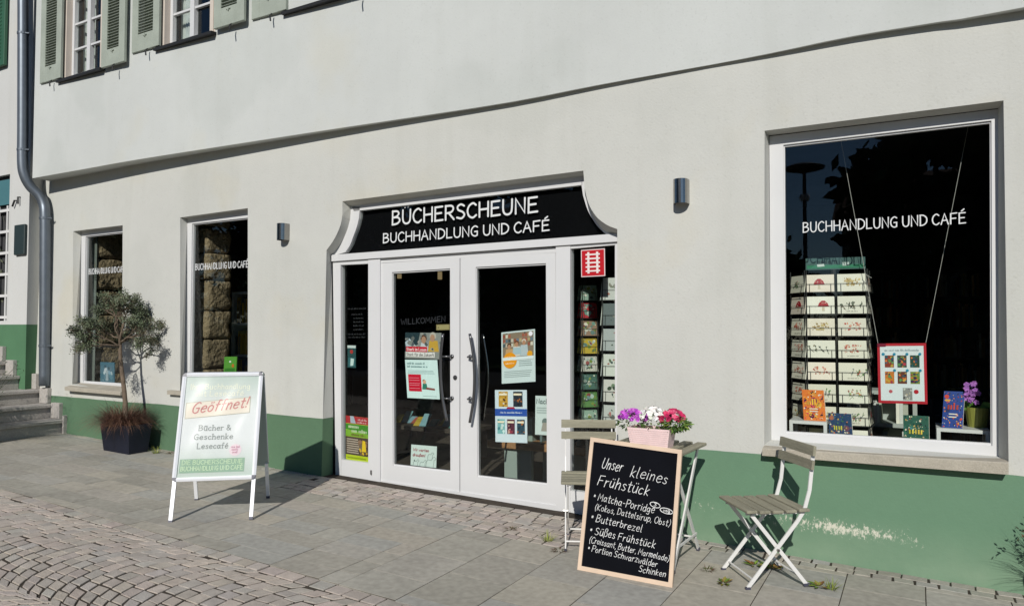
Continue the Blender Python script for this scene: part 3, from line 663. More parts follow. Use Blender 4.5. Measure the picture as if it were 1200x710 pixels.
for (a, b, c, d) in (((399, 309), (432, 307), (432, 543), (399.5, 539)), ((668, 289), (721, 285), (721, 582), (668, 576))):
    m = MB(); q4(m, a, b, c, d, YD + .030, .006); m.build('sidelight_pane', M['glass'], fixed)
def leaf(outer, glass, name, label):
    m = MB(); O4, G4 = px4(*outer, Y=YD + .012), px4(*glass, Y=YD + .012)
    strip4(m, O4, G4, .05)
    cen = sum(G4, V()) / 4
    strip4(m, [p + V(0, .012, 0) for p in G4], [lerp(p, cen, .014) + V(0, .012, 0) for p in G4], .03)
    o = m.build('door', M['white'], B)
    p_ = MB(); p_.prism([p + V(0, .026, 0) for p in G4], (0, .006, 0)); p_.build('pane', M['glass'], o)
    s = MB(); strip4(s, [lerp(p, cen, .012) + V(0, .0225, 0) for p in G4], [lerp(p, cen, .021) + V(0, .0225, 0) for p in G4], .004); s.build('seal', M['dark_seal'], o)
    return o
dL = leaf([(445.4, 308.6), (538.6, 302.6), (538.4, 576), (445.4, 563.2)], [(459.3, 319), (527.4, 314.6), (527.8, 553.4), (460.4, 545.4)], 'door', None)
dR = leaf([(539.6, 302.4), (651, 296), (651.8, 592.4), (539.4, 576.2)], [(557.5, 313), (639.8, 308.5), (641, 568.2), (559.6, 558.6)], 'door', None)
def handle(door, top, bot, bow, k1, k2, side):
    Y = YD - .055
    a, b, c = at(*top, Y), at(*bow, Y), at(*bot, Y)
    m = MB(); P = smooth([a, lerp(a, b, .5) + (b - (a + c) / 2) * .25, b, lerp(b, c, .5) + (b - (a + c) / 2) * .25, c], 5)
    m.tube(P, .0125, 10)
    for kk in (k1, k2):
        q = at(*kk, YD + .012); z = q.z
        bx = min(P, key=lambda p: abs(p.z - z))
        m.tube([V(q.x, YD + .012, z), V(q.x, YD - .03, z), V(bx.x, bx.y, z)], .009, 8)
        m.tube([V(q.x, YD + .012, z), V(q.x, YD + .004, z)], .019, 12)
    return m.build('handle', M['handle'], door, smooth=True)
handle(dL, (518.8, 391), (523.6, 493), (516.5, 442), (530, 417.6), (530, 466.5), 1)
handle(dR, (550.5, 391), (550.5, 495), (556, 443), (551.2, 418), (551.2, 467), -1)
ih = MB(); a, b, c = at(566.3, 391, YD + .11), at(572.5, 440, YD + .11), at(567, 492, YD + .11); ih.tube(smooth([a, b, c], 8), .010, 8); ih.build('inner_handle', M['steel'], dR, smooth=True)
lk = MB(); q = at(533.6, 442.3, YD + .012); lk.tube([q, q + V(0, -.006, 0)], .021, 16); lk.tube([q + V(0, -.006, 0), q + V(0, -.011, 0)], .010, 10); lk.build('lock', M['handle'], dL)
# hinges at the feet of the mullions
for (a, b) in ((435.5, 553), (668.5, 0)):
    if b:
        hg = MB(); q = at(a, b, YD - .006); hg.tube([q + V(0, -.008, -.02), q + V(0, -.008, .02)], .008, 8); hg.build('hinge', M['steel'], fixed)

# ---- upper windows with louvred shutters
def shutter(parent, bl, br, topz, Y):
    a, b = at(*bl, Y), at(*br, Y); x0, x1, z0 = a.x, b.x, a.z
    dz = (b.z - a.z); w_ = x1 - x0; m = MB(); t = .035; fw_ = .11 * 1.0
    z1 = topz
    m.bbox(x0, x0 + fw_, Y, Y + t, z0, z1); m.bbox(x1 - fw_, x1, Y, Y + t, z0, z1)
    m.bbox(x0 + fw_, x1 - fw_, Y + .002, Y + t - .002, z0, z0 + .20); m.bbox(x0 + fw_, x1 - fw_, Y + .002, Y + t - .002, z1 - .12, z1)
    m.obox((x0 + fw_ - .01, Y + .028, z0 + .19), (w_ - 2 * fw_ + .02, 0, 0), (0, .004, 0), (0, 0, z1 - z0 - .3))
    z = z0 + .215
    while z < z1 - .13:
        m.obox((x0 + fw_ - .004, Y + .004, z), (w_ - 2 * fw_ + .008, 0, 0), (0, .024, .015), (0, -.003, .005)); z += .034
    for zz in (.06,):
        m.obox((x0 + w_ * .5 - .006, Y - .012, z0 + .15), (.012, 0, 0), (0, .014, 0), (0, 0, .035)); m.obox((x0 + w_ * .5 - .03, Y - .010, z0 + .165), (.06, 0, 0), (0, .010, 0), (0, 0, .01))
    s = m.build('shutter', M['shutter'], parent)
    k = MB(); xx = x1 - .06 if bl[0] < 200 and bl[0] != 118 else x0 + .06
    k.tube([V(x0 + w_ * .62, Y - .005, z0 - .005), V(x0 + w_ * .62, Y - .03, z0 - .03), V(x0 + w_ * .64, Y - .03, z0 - .09)], .008, 6); k.build('shutter_catch', M['iron'], s)
    return s
SH = [((46.3, 98.5), (70.3, 95.2)), ((118, 80), (145, 72.3)), ((154, 63), (185.5, 56)), ((250, 34.5), (285.3, 28.8)), ((294.5, 23.6), (334.5, 14)), ((398, -2), (437, -12))]
for i, (a, b, z, YU) in enumerate(UW):
    m = MB(); zt = z + 1.5; Y = YU + .10
    fo, fi = .085, .045
    # moulded cream surround lines the opening, white casement inside it
    su = MB()
    for (xa, xb) in ((a, a + fo), (b - fo, b)): su.box(xa, xb, YU + .02, Y + .03, z, zt); su.box(xa + (.03 if xa == a else 0), xb - (.0 if xa == a else .03), YU + .008, YU + .02, z, zt)
    su.box(a + fo, b - fo, YU + .02, Y + .03, zt - fo, zt)
    x0, x1 = a + fo, b - fo; z0 = z + .02; xm = (x0 + x1) / 2
    m.box(x0, x0 + fi, Y - .02, Y + .03, z0, zt - fo); m.box(x1 - fi, x1, Y - .02, Y + .03, z0, zt - fo); m.box(x0 + fi, x1 - fi, Y - .02, Y + .03, z0, z0 + .06); m.box(x0 + fi, x1 - fi, Y - .02, Y + .03, zt - fo - fi, zt - fo)
    m.box(xm - .035, xm + .035, Y - .025, Y + .03, z0 + .06, zt - fo - fi)
    wnd = m.build('upper_window', M['white'], B)
    su.build('surround', M['surround'], wnd)
    hz = (zt - fo - fi - z0 - .06) / 4
    for k in (1, 2, 3):
        for xa, xb in ((x0 + fi, xm - .035), (xm + .035, x1 - fi)): bb = MB(); bb.box(xa, xb, Y - .012, Y + .02, z0 + .06 + k * hz - .012, z0 + .06 + k * hz + .012); bb.build('glazing_bar', M['white'], wnd)
    p_ = MB(); p_.box(x0 + fi, x1 - fi, Y + .021, Y + .026, z0 + .06, zt - fo - fi); p_.build('pane', M['glass'], wnd)
    s_ = MB(); s_.obox((a - .02, YU - .055, z - .035), (b - a + .04, 0, 0), (0, .16, .018), (0, 0, .030)); s_.build('sill', M['iron'], wnd)
    cu = MB(); n = 14
    for k in range(n):
        xa, xb = x0 + (xm - x0) * .72 * k / n, x0 + (xm - x0) * .72 * (k + 1) / n
        cu.quad(V(xa, Y + .12 + .02 * (k % 2), z), V(xb, Y + .12 + .02 * ((k + 1) % 2), z), V(xb, Y + .12 + .02 * ((k + 1) % 2), zt), V(xa, Y + .12 + .02 * (k % 2), zt))
    cu.build('curtain', M['curtain'], wnd)
    for s in SH[2 * i:2 * i + 2]: shutter(wnd, s[0], s[1], zt - .02, YU - .05)

# ================================================================== neighbour on the left, its steps and the downpipe
NB = thing('neighbour_house', 'light plastered neighbouring house beyond the drainpipe with green shutter and barred window', 'house', (-11, 0, 0))
XN = -10.06; YN = -.19
nb = MB()
nwo = [at(-60, 195, YN), at(11.8, 204, YN), at(11.8, 397, YN), at(-60, 390, YN)]
nwo[2].z = 1.63; nwo[0].z = nwo[1].z; nwo[3].z = nwo[2].z; nwo[2].x = nwo[1].x; nwo[3].x = nwo[0].x
ndo = 1.30
surf(nb, [V(-17, YN, 1.58), V(XN, YN, 1.58), V(XN, YN, ZT), V(-17, YN, ZT)], [nwo])
nwi = [V(p.x, YN + .06, p.z) for p in nwo]; reveal(nb, nwo, nwi)
nb.quad(V(XN, YN, 1.58), V(XN - .07, .05, 1.58), V(XN - .07, .05, ZT), V(XN, YN, ZT))
nb.quad(V(-17, YN, -.3), V(-17, 6, -.3), V(-17, 6, ZT), V(-17, YN, ZT)); nb.quad(V(-17, 6, -.3), V(XN, 6, -.3), V(XN, 6, ZT), V(-17, 6, ZT))
nb.build('wall', M['nb_plaster'], NB)
npl = MB(); M['plinth_dark'] = mat('neighbour_plinth', (.085, .19, .10), .75, spec=.25, noise=.08, nscale=4, bump=.3, bscale=60, world=True)
npl.quad(V(-17, YN - .002, -.3), V(XN + .002, YN - .002, -.3), V(XN + .002, YN - .002, 1.579), V(-17, YN - .002, 1.579)); npl.quad(V(XN + .002, YN - .002, -.3), V(XN - .068, .05, -.3), V(XN - .068, .05, 1.579), V(XN + .002, YN - .002, 1.579))
npl.build('plinth', M['plinth_dark'], NB)
nrf = MB(); nrf.prism([V(-17.2, -.7, ZT), V(-17.2, 6.6, ZT), V(-17.2, 3, ZT + 2.6)], (17.2 + XN - .06, 0, 0)); nrf.build('roof', M['tile'], NB)
nw = MB(); x0, x1 = nwo[0].x, nwo[1].x; z0, z1 = nwo[3].z, nwo[1].z
M['teal'] = mat('teal_blind', (.06, .17, .19), .6)
nw.box(x0, x1, YN + .02, YN + .04, z1 - .40, z1 - .06); nwf = nw.build('window_blind', M['teal'], NB)
nr = MB(); nr.box(x0 - .02, x1 + .02, YN + .062, YN + .07, z0 - .02, z1 + .02); nr.build('window_dark', M['room'], NB)
gr = MB()
for k in range(6): zz = lerp(z0 + .03, z1 - .5, k / 5); gr.box(x0, x1, YN + .004, YN + .025, zz, zz + .035)
xx = x1 - .05
while xx > x0: gr.box(xx - .03, xx, YN + .007, YN + .022, z0, z1 - .42); xx -= .22
gr.build('window_grille', M['metal_white'], NB)
M['clutter'] = mat('dim_plants', (.10, .11, .07), .9)
cl = MB()
for k in range(260):
    p = V(random.uniform(x0, x1), YN + random.uniform(.035, .058), random.uniform(z0, z1 - .5)); u = V(random.gauss(0, 1), random.gauss(0, .1), random.gauss(0, 1)).normalized() * .06; v_ = V(random.gauss(0, 1), random.gauss(0, .1), random.gauss(0, 1)).normalized() * .06
    cl.quad(p, p + u, p + u + v_, p + v_)
cl.build('window_plants', M['clutter'], NB)['kind'] = 'stuff'
nsh = MB(); a = at(5.2, 76, YN - .05); nsh.bbox(a.x - .62, a.x, YN - .06, YN - .02, a.z, a.z + 1.5)
zz = a.z + .1
while zz < a.z + 1.4: nsh.obox((a.x - .54, YN - .066, zz), (.46, 0, 0), (0, .02, .03), (0, -.003, .006)); zz += .05
nsh.build('shutter', M['shutter_g'], NB)
lb = MB(); a, b = at(16.5, 264, YN - .04), at(27.8, 298, YN - .04); lb.bbox(a.x, b.x, YN - .04, YN - .001, b.z, a.z, .008)
M['plaque'] = mat('dark_plaque', (.02, .035, .035), .55)
tag(lb.build('letterbox', M['plaque'], base=(a.x, YN, b.z)), 'dark letterbox mounted on the pale neighbouring house wall left of the drainpipe', 'letterbox')
for (p0, p1) in (((21, 231), (21, 239)), ((17, 235), (14.5, 242))):
    a, b = at(*p0, YN - .03), at(*p1, YN - .03); hk = MB(); hk.tube([V(a.x, YN + .002, a.z), a, b], .012, 6); hk.build('shutter_hook', M['iron'], NB)

ST = thing('outdoor_stairs', 'grey stone steps climbing left along the house wall behind the drainpipe', 'stairs', (-10.3, -.6, gz(-10)))
rise = .176; X0 = -9.36; run = .275; zg = gz(-9.4)
for k in range(6):
    m = MB(); xr = X0 - k * run; zt = zg + (k + 1) * rise; yb = -.052 if xr > XN - .05 else YN - .004
    m.bbox(-17 + k * .01, xr - .02, -1.5, yb, zt - rise - (.3 if k == 0 else .0), zt - .045, .004)
    m.bbox(-17 + k * .01, xr + .012, -1.52, yb, zt - .045, zt, .007)
    m.build('step', M['step'], ST)
for k in range(1, 6):                                          # stepped stone skirting against the wall
    m = MB(); xr = X0 - k * run; yb = -.050 if xr + run > XN else YN - .003; zt = zg + (k + 1) * rise
    m.bbox(xr + .014, xr + .20, yb - .05, yb, zt - rise + .002, zt + .022, .004); m.build('skirting_stone', M['step'], ST)
sk = MB(); sk.bbox(X0 + .0, X0 + .03, -.10, -.052, zg - .1, zg + rise + .05, .004); sk.build('skirting_stone', M['step'], ST)

dp = MB()
Yp0, Yp1 = -.30, -.10
pp = [(27, -60, Yp0), (27, 60, Yp0), (26.8, 150, Yp0), (26.6, 190, Yp0), (29, 206, lerp(Yp0, Yp1, .1)), (36, 219, lerp(Yp0, Yp1, .4)), (46, 229, lerp(Yp0, Yp1, .8)), (51.5, 240, Yp1), (52.8, 254, Yp1), (52.8, 300, Yp1), (52.4, 380, Yp1), (52, 452, Yp1)]
DP = thing('downpipe', 'grey zinc drainpipe with an S-bend running down the corner between the two houses', 'drainpipe', tuple(at(52, 452, Yp1)))
P = [at(a, b, c) for a, b, c in pp]
dp.tube(smooth(P, 6), .062, 16); dp.build('pipe', M['zinc'], DP, smooth=True)
for (a, b, Y) in ((26.7, 176, Yp0), (52.8, 256, Yp1), (52.2, 405, Yp1), (27, 40, Yp0)):
    c = at(a, b, Y); m = MB(); m.tube([c + V(0, 0, -.014), c + V(0, 0, .014)], .068, 16); m.tube([c + V(.06, 0, 0), c + V(.095, .03, 0)], .012, 6); m.build('bracket', M['zinc'], DP)

# ---- wall lamps
def wall_lamp(px0, px1, pt, pb, label):
    a = at((px0 + px1) / 2, pb, -.06); zt = at((px0 + px1) / 2, pt, -.06).z; z0 = a.z; x = a.x
    yw = wally((z0 + zt) / 2)
    T = thing('wall_lamp', label, 'wall lamp', (x, yw, z0), 'wall lamps on the shop front')
    r = .052; m = MB(); pts = [V(x - r, yw - .002, z0)]
    for k in range(11): q = math.pi + math.pi * k / 10; pts.append(V(x + r * math.cos(q), yw - .052 + r * math.sin(q), z0))
    pts.append(V(x + r, yw - .002, z0))
    n = len(pts)
    up = V(0, 0, zt - z0)
    m.add(pts + [p + up for p in pts], [(i, i + 1, n + i + 1, n + i) for i in range(n - 1)])
    m.add([V(lerp(p, V(x, yw - .04, 0), .0).x, p.y, z0 + .03) for p in pts], [tuple(range(n))]); m.add([p + up - V(0, 0, .03) for p in pts], [tuple(range(n))])
    m.build('lamp_shade', M['steel'], T, smooth=False)
    b_ = MB(); b_.bbox(x - .045, x + .045, yw - .006, yw + .003, z0 + .015, zt - .015, .002); b_.build('back_plate', M['steel'], T)
wall_lamp(324.3, 338.2, 262.3, 281.5, 'small steel wall lamp beside the slim window, further from the camera')
wall_lamp(789.5, 806.5, 210.5, 239, 'small steel wall lamp on the wall between the entrance and the big window')

# ================================================================== pavement sign (A-frame with clip frame)
fl, frt, brt, bl_ = atg(195, 612), atg(298, 609), atg(316, 583), atg(229, 585)
mid0 = (fl + frt + brt + bl_) / 4
uW = ((frt - fl) + (brt - bl_)).normalized(); uW.z = 0; uW.normalize(); uD = V(-uW.y, uW.x, 0)      # along the board, and towards the back
wid = .60
AB = thing('pavement_sign', 'silver A-frame pavement sign with a pale poster reading Geöffnet', 'pavement sign', tuple(mid0))
gl0 = (fl + frt) / 2
topc = (gl0 + ((brt + bl_) / 2)) / 2; topz = 1.182
def face(sgn, nm):
    foot = gl0 if sgn > 0 else (brt + bl_) / 2
    top = V(topc.x, topc.y, topz) - uD * sgn * .022
    up = (top - foot); L_ = up.length; up.normalize(); nrm = uW.cross(up).normalized()
    if nrm.dot(uD) * sgn > 0: nrm = -nrm
    f = Fr(foot - uW * wid / 2, uW * wid, up * L_, nrm); return f
def aboard(sgn):
    f = face(sgn, ''); pb = .262 * f.h; t = .022; fw_ = .030
    m = MB()
    def bx(x0, x1, y0, y1, h0, h1, mt=0): m.obox(f.p(x0, y0, h0), f.u * (x1 - x0), f.v * (y1 - y0), f.n * (h1 - h0), None, mt)
    for (x0, x1, y0, y1) in ((fw_, f.w - fw_, f.h - fw_, f.h), (fw_, f.w - fw_, pb, pb + fw_)):
        m.prism([f.p(x0, y0, 0), f.p(x0, y0, .012), f.p(x0, (y0 + y1) / 2, .018), f.p(x0, y1, .012), f.p(x0, y1, 0)], f.u * (x1 - x0))
    for x0, x1 in ((0, fw_), (f.w - fw_, f.w)):
        m.prism([f.p(x0, pb + fw_, 0), f.p(x0, pb + fw_, .012), f.p((x0 + x1) / 2, pb + fw_, .018), f.p(x1, pb + fw_, .012), f.p(x1, pb + fw_, 0)], f.v * (f.h - pb - 2 * fw_))
    fr_o = m.build('clip_frame', M['alu'], AB)
    for (cx_, cy_, sx, sy) in ((0, pb, 1, 1), (f.w, pb, -1, 1), (0, f.h, 1, -1), (f.w, f.h, -1, -1)):
        P = [f.p(cx_ + sx * fw_, cy_ + sy * fw_, 0)] + [f.p(cx_ + sx * (fw_ - fw_ * math.cos(q)), cy_ + sy * (fw_ - fw_ * math.sin(q)), 0) for q in [k * math.pi / 10 for k in range(6)]]
        if sx * sy < 0: P = P[::-1]
        c = MB(); c.prism(P, f.n * .0165); c.build('corner_cap', M['plastic_dark'], fr_o)       # rounded dark corner caps
    for x in (.004, f.w - .030):
        l = MB(); l.obox(f.p(x, 0.015, .002), f.u * .026, f.v * (pb + .01), f.n * -.018); l.build('leg', M['alu'], AB)
        l = MB(); l.obox(f.p(x - .001, 0, .003), f.u * .028, f.v * .02, f.n * -.02); l.build('foot_cap', M['plastic_dark'], AB)
    bk = MB(); bk.obox(f.p(.005, pb + .005, -.006), f.u * (f.w - .01), f.v * (f.h - pb - .01), f.n * .006); bk.build('back_panel', M['alu'] if sgn > 0 else M['grey_panel'], AB)
    return f, pb, fw_
f, pb, fw_ = aboard(1); aboard(-1)
hg = MB(); hg.obox(V(topc.x, topc.y, topz - .004) - uW * wid / 2 * .9 - uD * .03, uW * wid * .9, uD * .06, V(0, 0, .006)); hg.build('hinge_bar', M['plastic_dark'], AB)
m = MB(); pf = Fr(f.p(fw_ - .004, pb + fw_ - .004, .0025), f.u * (f.w - 2 * fw_ + .008), f.v * (f.h - pb - 2 * fw_ + .008), f.n)
sheet(m, pf, hexc('d3dcd9'), .002)
def mixc(a, b, t): return tuple(lerp(x, y, t) for x, y in zip(a, b))
CT, CM, CB = hexc('aebbb4'), hexc('cfd3d3'), hexc('b3bfb8')
for k in range(36):
    t = k / 35; c = mixc(CB, CM, min(1, t / .35)) if t < .35 else (CM if t < .62 else mixc(CM, CT, (t - .62) / .38)); rect(m, pf, 0, k / 36, 1, (k + 1) / 36, c, .0003)
# pale box with the red word, tilted
def rot_q(x0, y0, x1, y1, a): return [(x0, y0 - a), (x1, y0 + a), (x1, y1 + a), (x0, y1 - a)]
poly(m, pf, rot_q(.035, .595, .90, .755, .025), hexc('a8a693'), .0014); poly(m, pf, rot_q(.043, .600, .892, .750, .025), hexc('d6d0c3'), .0022)
letters(m, pf, 'Geöffnet!', .115 * pf.w, .622 * pf.h, .083, .0092, hexc('bd7f7c'), x1=.86 * pf.w, slant=.28, h=.0036, rise=.105)
def centred(s, y, hgt, wt, c, x0, x1, **k): letters(m, pf, s, x0 * pf.w, y * pf.h, hgt, wt, c, x1=x1 * pf.w, h=.0016, **k)
centred('Ihre Buchhandlung', .865, .043, .0045, hexc('dadcc8'), .075, .88)
centred('mit Lesecafé', .795, .043, .0045, hexc('dedecb'), .15, .80)
GT = hexc('858c89')
centred('Bücher &', .452, .040, .0062, GT, .235, .665, serif=True); centred('Geschenke', .365, .040, .0062, GT, .185, .70, serif=True); centred('Lesecafé', .275, .040, .0062, GT, .235, .645, serif=True)
disc(m, pf, .745, .255, .045, hexc('d6c6cc'), .0016)
for k in range(3): marks(m, pf, (.688 + .01 * k) * pf.w, (.80 - .012 * k) * pf.w, (.276 - .026 * k) * pf.h, .016, hexc('b98398'), .0032)
rect(m, pf, .03, .045, .88, .178, hexc('8aa692'), .0014)
letters(m, pf, 'DIE BÜCHERSCHEUNE', .06 * pf.w, .125 * pf.h, .032, .0042, hexc('bcd3b0'), x1=.85 * pf.w, h=.0030); letters(m, pf, 'BUCHHANDLUNG UND CAFÉ', .05 * pf.w, .066 * pf.h, .032, .0042, hexc('c2d8b6'), x1=.86 * pf.w, h=.0030)
m.build('poster', M['print'], AB)
# wavy clear cover sheet, catching the light in folds
cv = MB(); nx, ny = 26, 40; vs = []
for j in range(ny + 1):
    for i in range(nx + 1):
        a, b = i / nx, j / ny
        e = min(a, 1 - a, b, 1 - b); dmp = min(1, e * 8)
        hgt = .0125 + dmp * (.0012 * math.sin(14 * a + 3.2 * math.sin(5 * b)) + .0011 * math.sin(22 * a - 9 * b) * (1 - b) + .0012 * math.sin(9 * b + 6 * a * a))
        vs.append(pf.q(a, b, hgt))
cv.add(vs, [(j * (nx + 1) + i, j * (nx + 1) + i + 1, (j + 1) * (nx + 1) + i + 1, (j + 1) * (nx + 1) + i) for j in range(ny) for i in range(nx)])
m_ = bpy.data.materials.new('cover_film'); m_.use_nodes = True; nt = m_.node_tree; nt.nodes.clear()
o_ = nt.nodes.new('ShaderNodeOutputMaterial'); mx = nt.nodes.new('ShaderNodeMixShader'); fz = nt.nodes.new('ShaderNodeFresnel'); fz.inputs[0].default_value = 1.5
t_ = nt.nodes.new('ShaderNodeBsdfTransparent'); t_.inputs[0].default_value = (.98, .98, .98, 1); g_ = nt.nodes.new('ShaderNodeBsdfGlossy'); g_.inputs['Roughness'].default_value = .12
nt.links.new(fz.outputs[0], mx.inputs[0]); nt.links.new(t_.outputs[0], mx.inputs[1]); nt.links.new(g_.outputs[0], mx.inputs[2]); nt.links.new(mx.outputs[0], o_.inputs[0])
cv.build('cover_sheet', m_, AB, smooth=True)

# ================================================================== chalkboard leaning against the cafe table
cbl, cbr = atg(677, 667), atg(788, 688)
Yt = -.91; tl, tr = at(692.5, 512, Yt), at(799.5, 527, Yt)
CBx = thing('chalkboard', 'wood framed chalkboard with handwritten breakfast menu leaning against the cafe table', 'chalkboard', tuple((cbl + cbr) / 2))
ub = (cbr - cbl); vb = ((tl + tr) / 2 - (cbl + cbr) / 2)
nb_ = ub.cross(vb).normalized()
if nb_.y > 0: nb_ = -nb_
A, Bb, Cc, Dd = cbl, cbr, tr, tl
def bil(a, b, h=0): return lerp(lerp(A, Bb, a), lerp(Dd, Cc, a), b) + nb_ * h
W_, H_ = ub.length, vb.length; fa, fb = .040 / W_ * .62, .040 / H_ * .62
fa, fb = .024 / W_, .026 / H_
m = MB()
for q in (((0, 0), (1, 0), (1, fb), (0, fb)), ((0, 1 - fb), (1, 1 - fb), (1, 1), (0, 1)), ((0, fb), (fa, fb), (fa, 1 - fb), (0, 1 - fb)), ((1 - fa, fb), (1, fb), (1, 1 - fb), (1 - fa, 1 - fb))):
    m.prism([bil(a, b, .008) for a, b in q], nb_ * -.022)
m.build('frame', M['bwood'], CBx)
m = MB(); n_ = 16; vs = [bil(lerp(fa, 1 - fa, i / n_), lerp(fb, 1 - fb, j / n_), 0) for j in range(n_ + 1) for i in range(n_ + 1)]
m.add(vs, [(j * (n_ + 1) + i, j * (n_ + 1) + i + 1, (j + 1) * (n_ + 1) + i + 1, (j + 1) * (n_ + 1) + i) for j in range(n_) for i in range(n_)])
m.prism([bil(a, b, -.006) for a, b in ((fa, fb), (1 - fa, fb), (1 - fa, 1 - fb), (fa, 1 - fb))], nb_ * -.006); m.build('slate', M['slate'], CBx)
class Bil:                                                        # a frame that follows the board's own outline
    def __init__(s): s.w, s.h = W_, H_; s.n = nb_
    def p(s, x, y, h=0): return bil(x / s.w, y / s.h, h)
bf = Bil(); m = MB()
ix, iy = (1 - 2 * fa), (1 - 2 * fb)
def chalk(s, u0, u1, vtop, hgt, wt, rise=0.0, slant=.22):
    x0, x1 = (fa + u0 * ix) * W_, (fa + u1 * ix) * W_; letters(m, bf, s, x0, (fb + (1 - vtop) * iy) * H_, hgt * .94, wt * .54, None, x1=x1, slant=slant, h=.0012, rise=rise, wob=.5)
chalk('Unser', .12, .37, .205, .068, .0072, -.02, .3); chalk('kleines', .47, .90, .235, .068, .0066, -.05, .3)
chalk('Frühstück', .09, .70, .345, .068, .0072, -.06, .3)
chalk('* Matcha-Porridge', .055, .78, .465, .047, .0058, -.06); chalk('(Kokos, Dattelsirup, Obst)', .09, .97, .545, .040, .0050, -.05)
chalk('* Butterbrezel', .05, .66, .635, .047, .0058, -.06)
chalk('* Süßes Frühstück', .05, .82, .735, .047, .0060, -.05); chalk('(Croissant, Butter, Marmelade)', .06, .985, .808, .038, .0050, -.055)
chalk('* Portion Schwarzwälder', .05, .86, .872, .038, .0052, -.055); chalk('Schinken', .66, .96, .962, .038, .0052, -.03)
for (ca, cb_, rx, tx) in ((.765, .565, .031, '3a'), (.885, .535, .038, 'veg')):
    P = [((ca + rx / .59 * math.cos(q)) * W_, (cb_ + .019 * math.sin(q) - .004 * math.cos(q)) * H_) for q in [k * 2 * math.pi / 22 for k in range(23)]]
    ribbon(m, bf, P, .0042, None, .0006); letters(m, bf, tx if tx != '3a' else '3', (ca - (.012 if tx == '3a' else .033)) * W_, (cb_ - .008) * H_, .019, .003, None, x1=(ca + (.014 if tx == '3a' else .036)) * W_, h=.0008)
m.build('chalk_writing', M['chalk'], CBx)

# ================================================================== folding chairs and table
def make_chair(label, loc, rz, W=.335, S=.395):
    T = thing('folding_chair', label, 'chair', loc, 'folding cafe chairs', rz, local=True)
    def bars(pts, y, w, t, name):
        m = MB()
        for a, b in zip(pts[:-1], pts[1:]): m.bar((a[0], y, a[1]), (b[0], y, b[1]), w, t, (1, 0, .01))
        return m.build(name, M['metal_white'], T)
    for s in (-1, 1):
        y = s * W / 2
        bars([(.185, .012), (-.128, .385), (-.172, .45), (-.205, .56), (-.235, .80)], y, .022, .008, 'back_leg_frame')
        bars([(-.185, .012), (.150, .425)], y - s * .017, .022, .008, 'front_leg')
        f_ = MB(); f_.box(.17, .20, y - .008, y + .008, 0, .016); f_.build('foot_cap', M['plastic_dark'], T); f_ = MB(); f_.box(-.20, -.17, y - s * .017 - .008, y - s * .017 + .008, 0, .016); f_.build('foot_cap', M['plastic_dark'], T)
        r_ = MB(); r_.bar((-.185, y - s * .03, .432), (.178, y - s * .03, .432), .022, .010, (0, 0, 1)); r_.build('seat_rail', M['metal_white'], T)
        k = MB(); k.tube([(0.0, y - .016, .222), (0.0, y + .016, .222)], .009, 8); k.build('pivot', M['steel'], T)
    for x, w_, z, r in ((.150, W / 2, .055, .006), (-.150, W / 2 - .017, .055, .006), (-.168, W / 2, .452, .005)):
        c = MB(); c.tube([(x, -w_, z), (x, w_, z)], r, 6); c.build('cross_bar', M['metal_white'], T)
    for k in range(5):
        x = .165 - k * .081; m = MB()
        sag = .006 * (1 - ((k - 2) / 2.2) ** 2)
        m.bbox(x - .033, x + .033, -S / 2, S / 2, .443 - sag, .461 - sag, .004); m.build('seat_slat', M['slat'], T)
    for (za, zb, x) in ((.685, .738, -.222), (.765, .822, -.233)):
        m = MB(); m.obox((x + .004, -S / 2, za), (0, S, 0), (.017, 0, .002), (-.008, 0, zb - za)); m.build('back_slat', M['slat'], T)
    return T
c1 = (atg(850, 668) + atg(948, 688)) / 2
make_chair('grey slatted folding chair standing alone under the big shop window', (c1.x - .01, c1.y + .0, gz(c1.x)), math.atan2(-.60, -.80))
f2 = atg(662, 645); fx, fy = math.sin(math.radians(25)), -math.cos(math.radians(25)); sx, sy = math.cos(math.radians(25)), math.sin(math.radians(25))
c2 = V(f2.x + .172 * sx - .185 * fx, f2.y + .172 * sy - .185 * fy, 0)
make_chair('grey slatted folding chair half hidden behind the chalkboard', (c2.x, c2.y, gz(c2.x)), math.atan2(fy, fx))

TX, TY = -1.545, -.56
T = thing('folding_table', 'small folding cafe table with grey slats behind the chalkboard', 'table', (TX, TY, gz(TX)), None, math.radians(-3), local=True)
for k in range(6):
    m = MB(); x = -.235 + k * .096; m.bbox(x - .033, x + .033, -.285, .285, .705, .725, .004); m.build('top_slat', M['slat'], T)
for s in (-1, 1):
    x = s * .235
    m = MB(); m.bar((x, -.27, .012), (x, .22, .69), .028, .010, (0, 1, .01)); m.build('leg', M['metal_white'], T)
    m = MB(); m.bar((x - s * .018, .27, .012), (x - s * .018, -.22, .69), .028, .010, (0, 1, .01)); m.build('leg', M['metal_white'], T)
    m = MB(); m.box(x - .01, x + .01, -.285, -.255, 0, .016); m.build('foot_cap', M['plastic_dark'], T); m = MB(); m.box(x - s * .018 - .01, x - s * .018 + .01, .255, .285, 0, .016); m.build('foot_cap', M['plastic_dark'], T)
    m = MB(); m.bar((x - s * .03, -.27, .694), (x - s * .03, .27, .694), .020, .012, (0, 0, 1)); m.build('top_rail', M['metal_white'], T)
    m = MB(); m.bar((x - s * .006, -.20, .13), (x - s * .006, .20, .13), .014, .008, (0, 0, 1)); m.build('stretcher', M['metal_white'], T)
for y_ in (-.21, .21): m = MB(); m.tube([(-.225, y_, .10), (.225, y_, .10)], .007, 6); m.build('cross_bar', M['metal_white'], T)

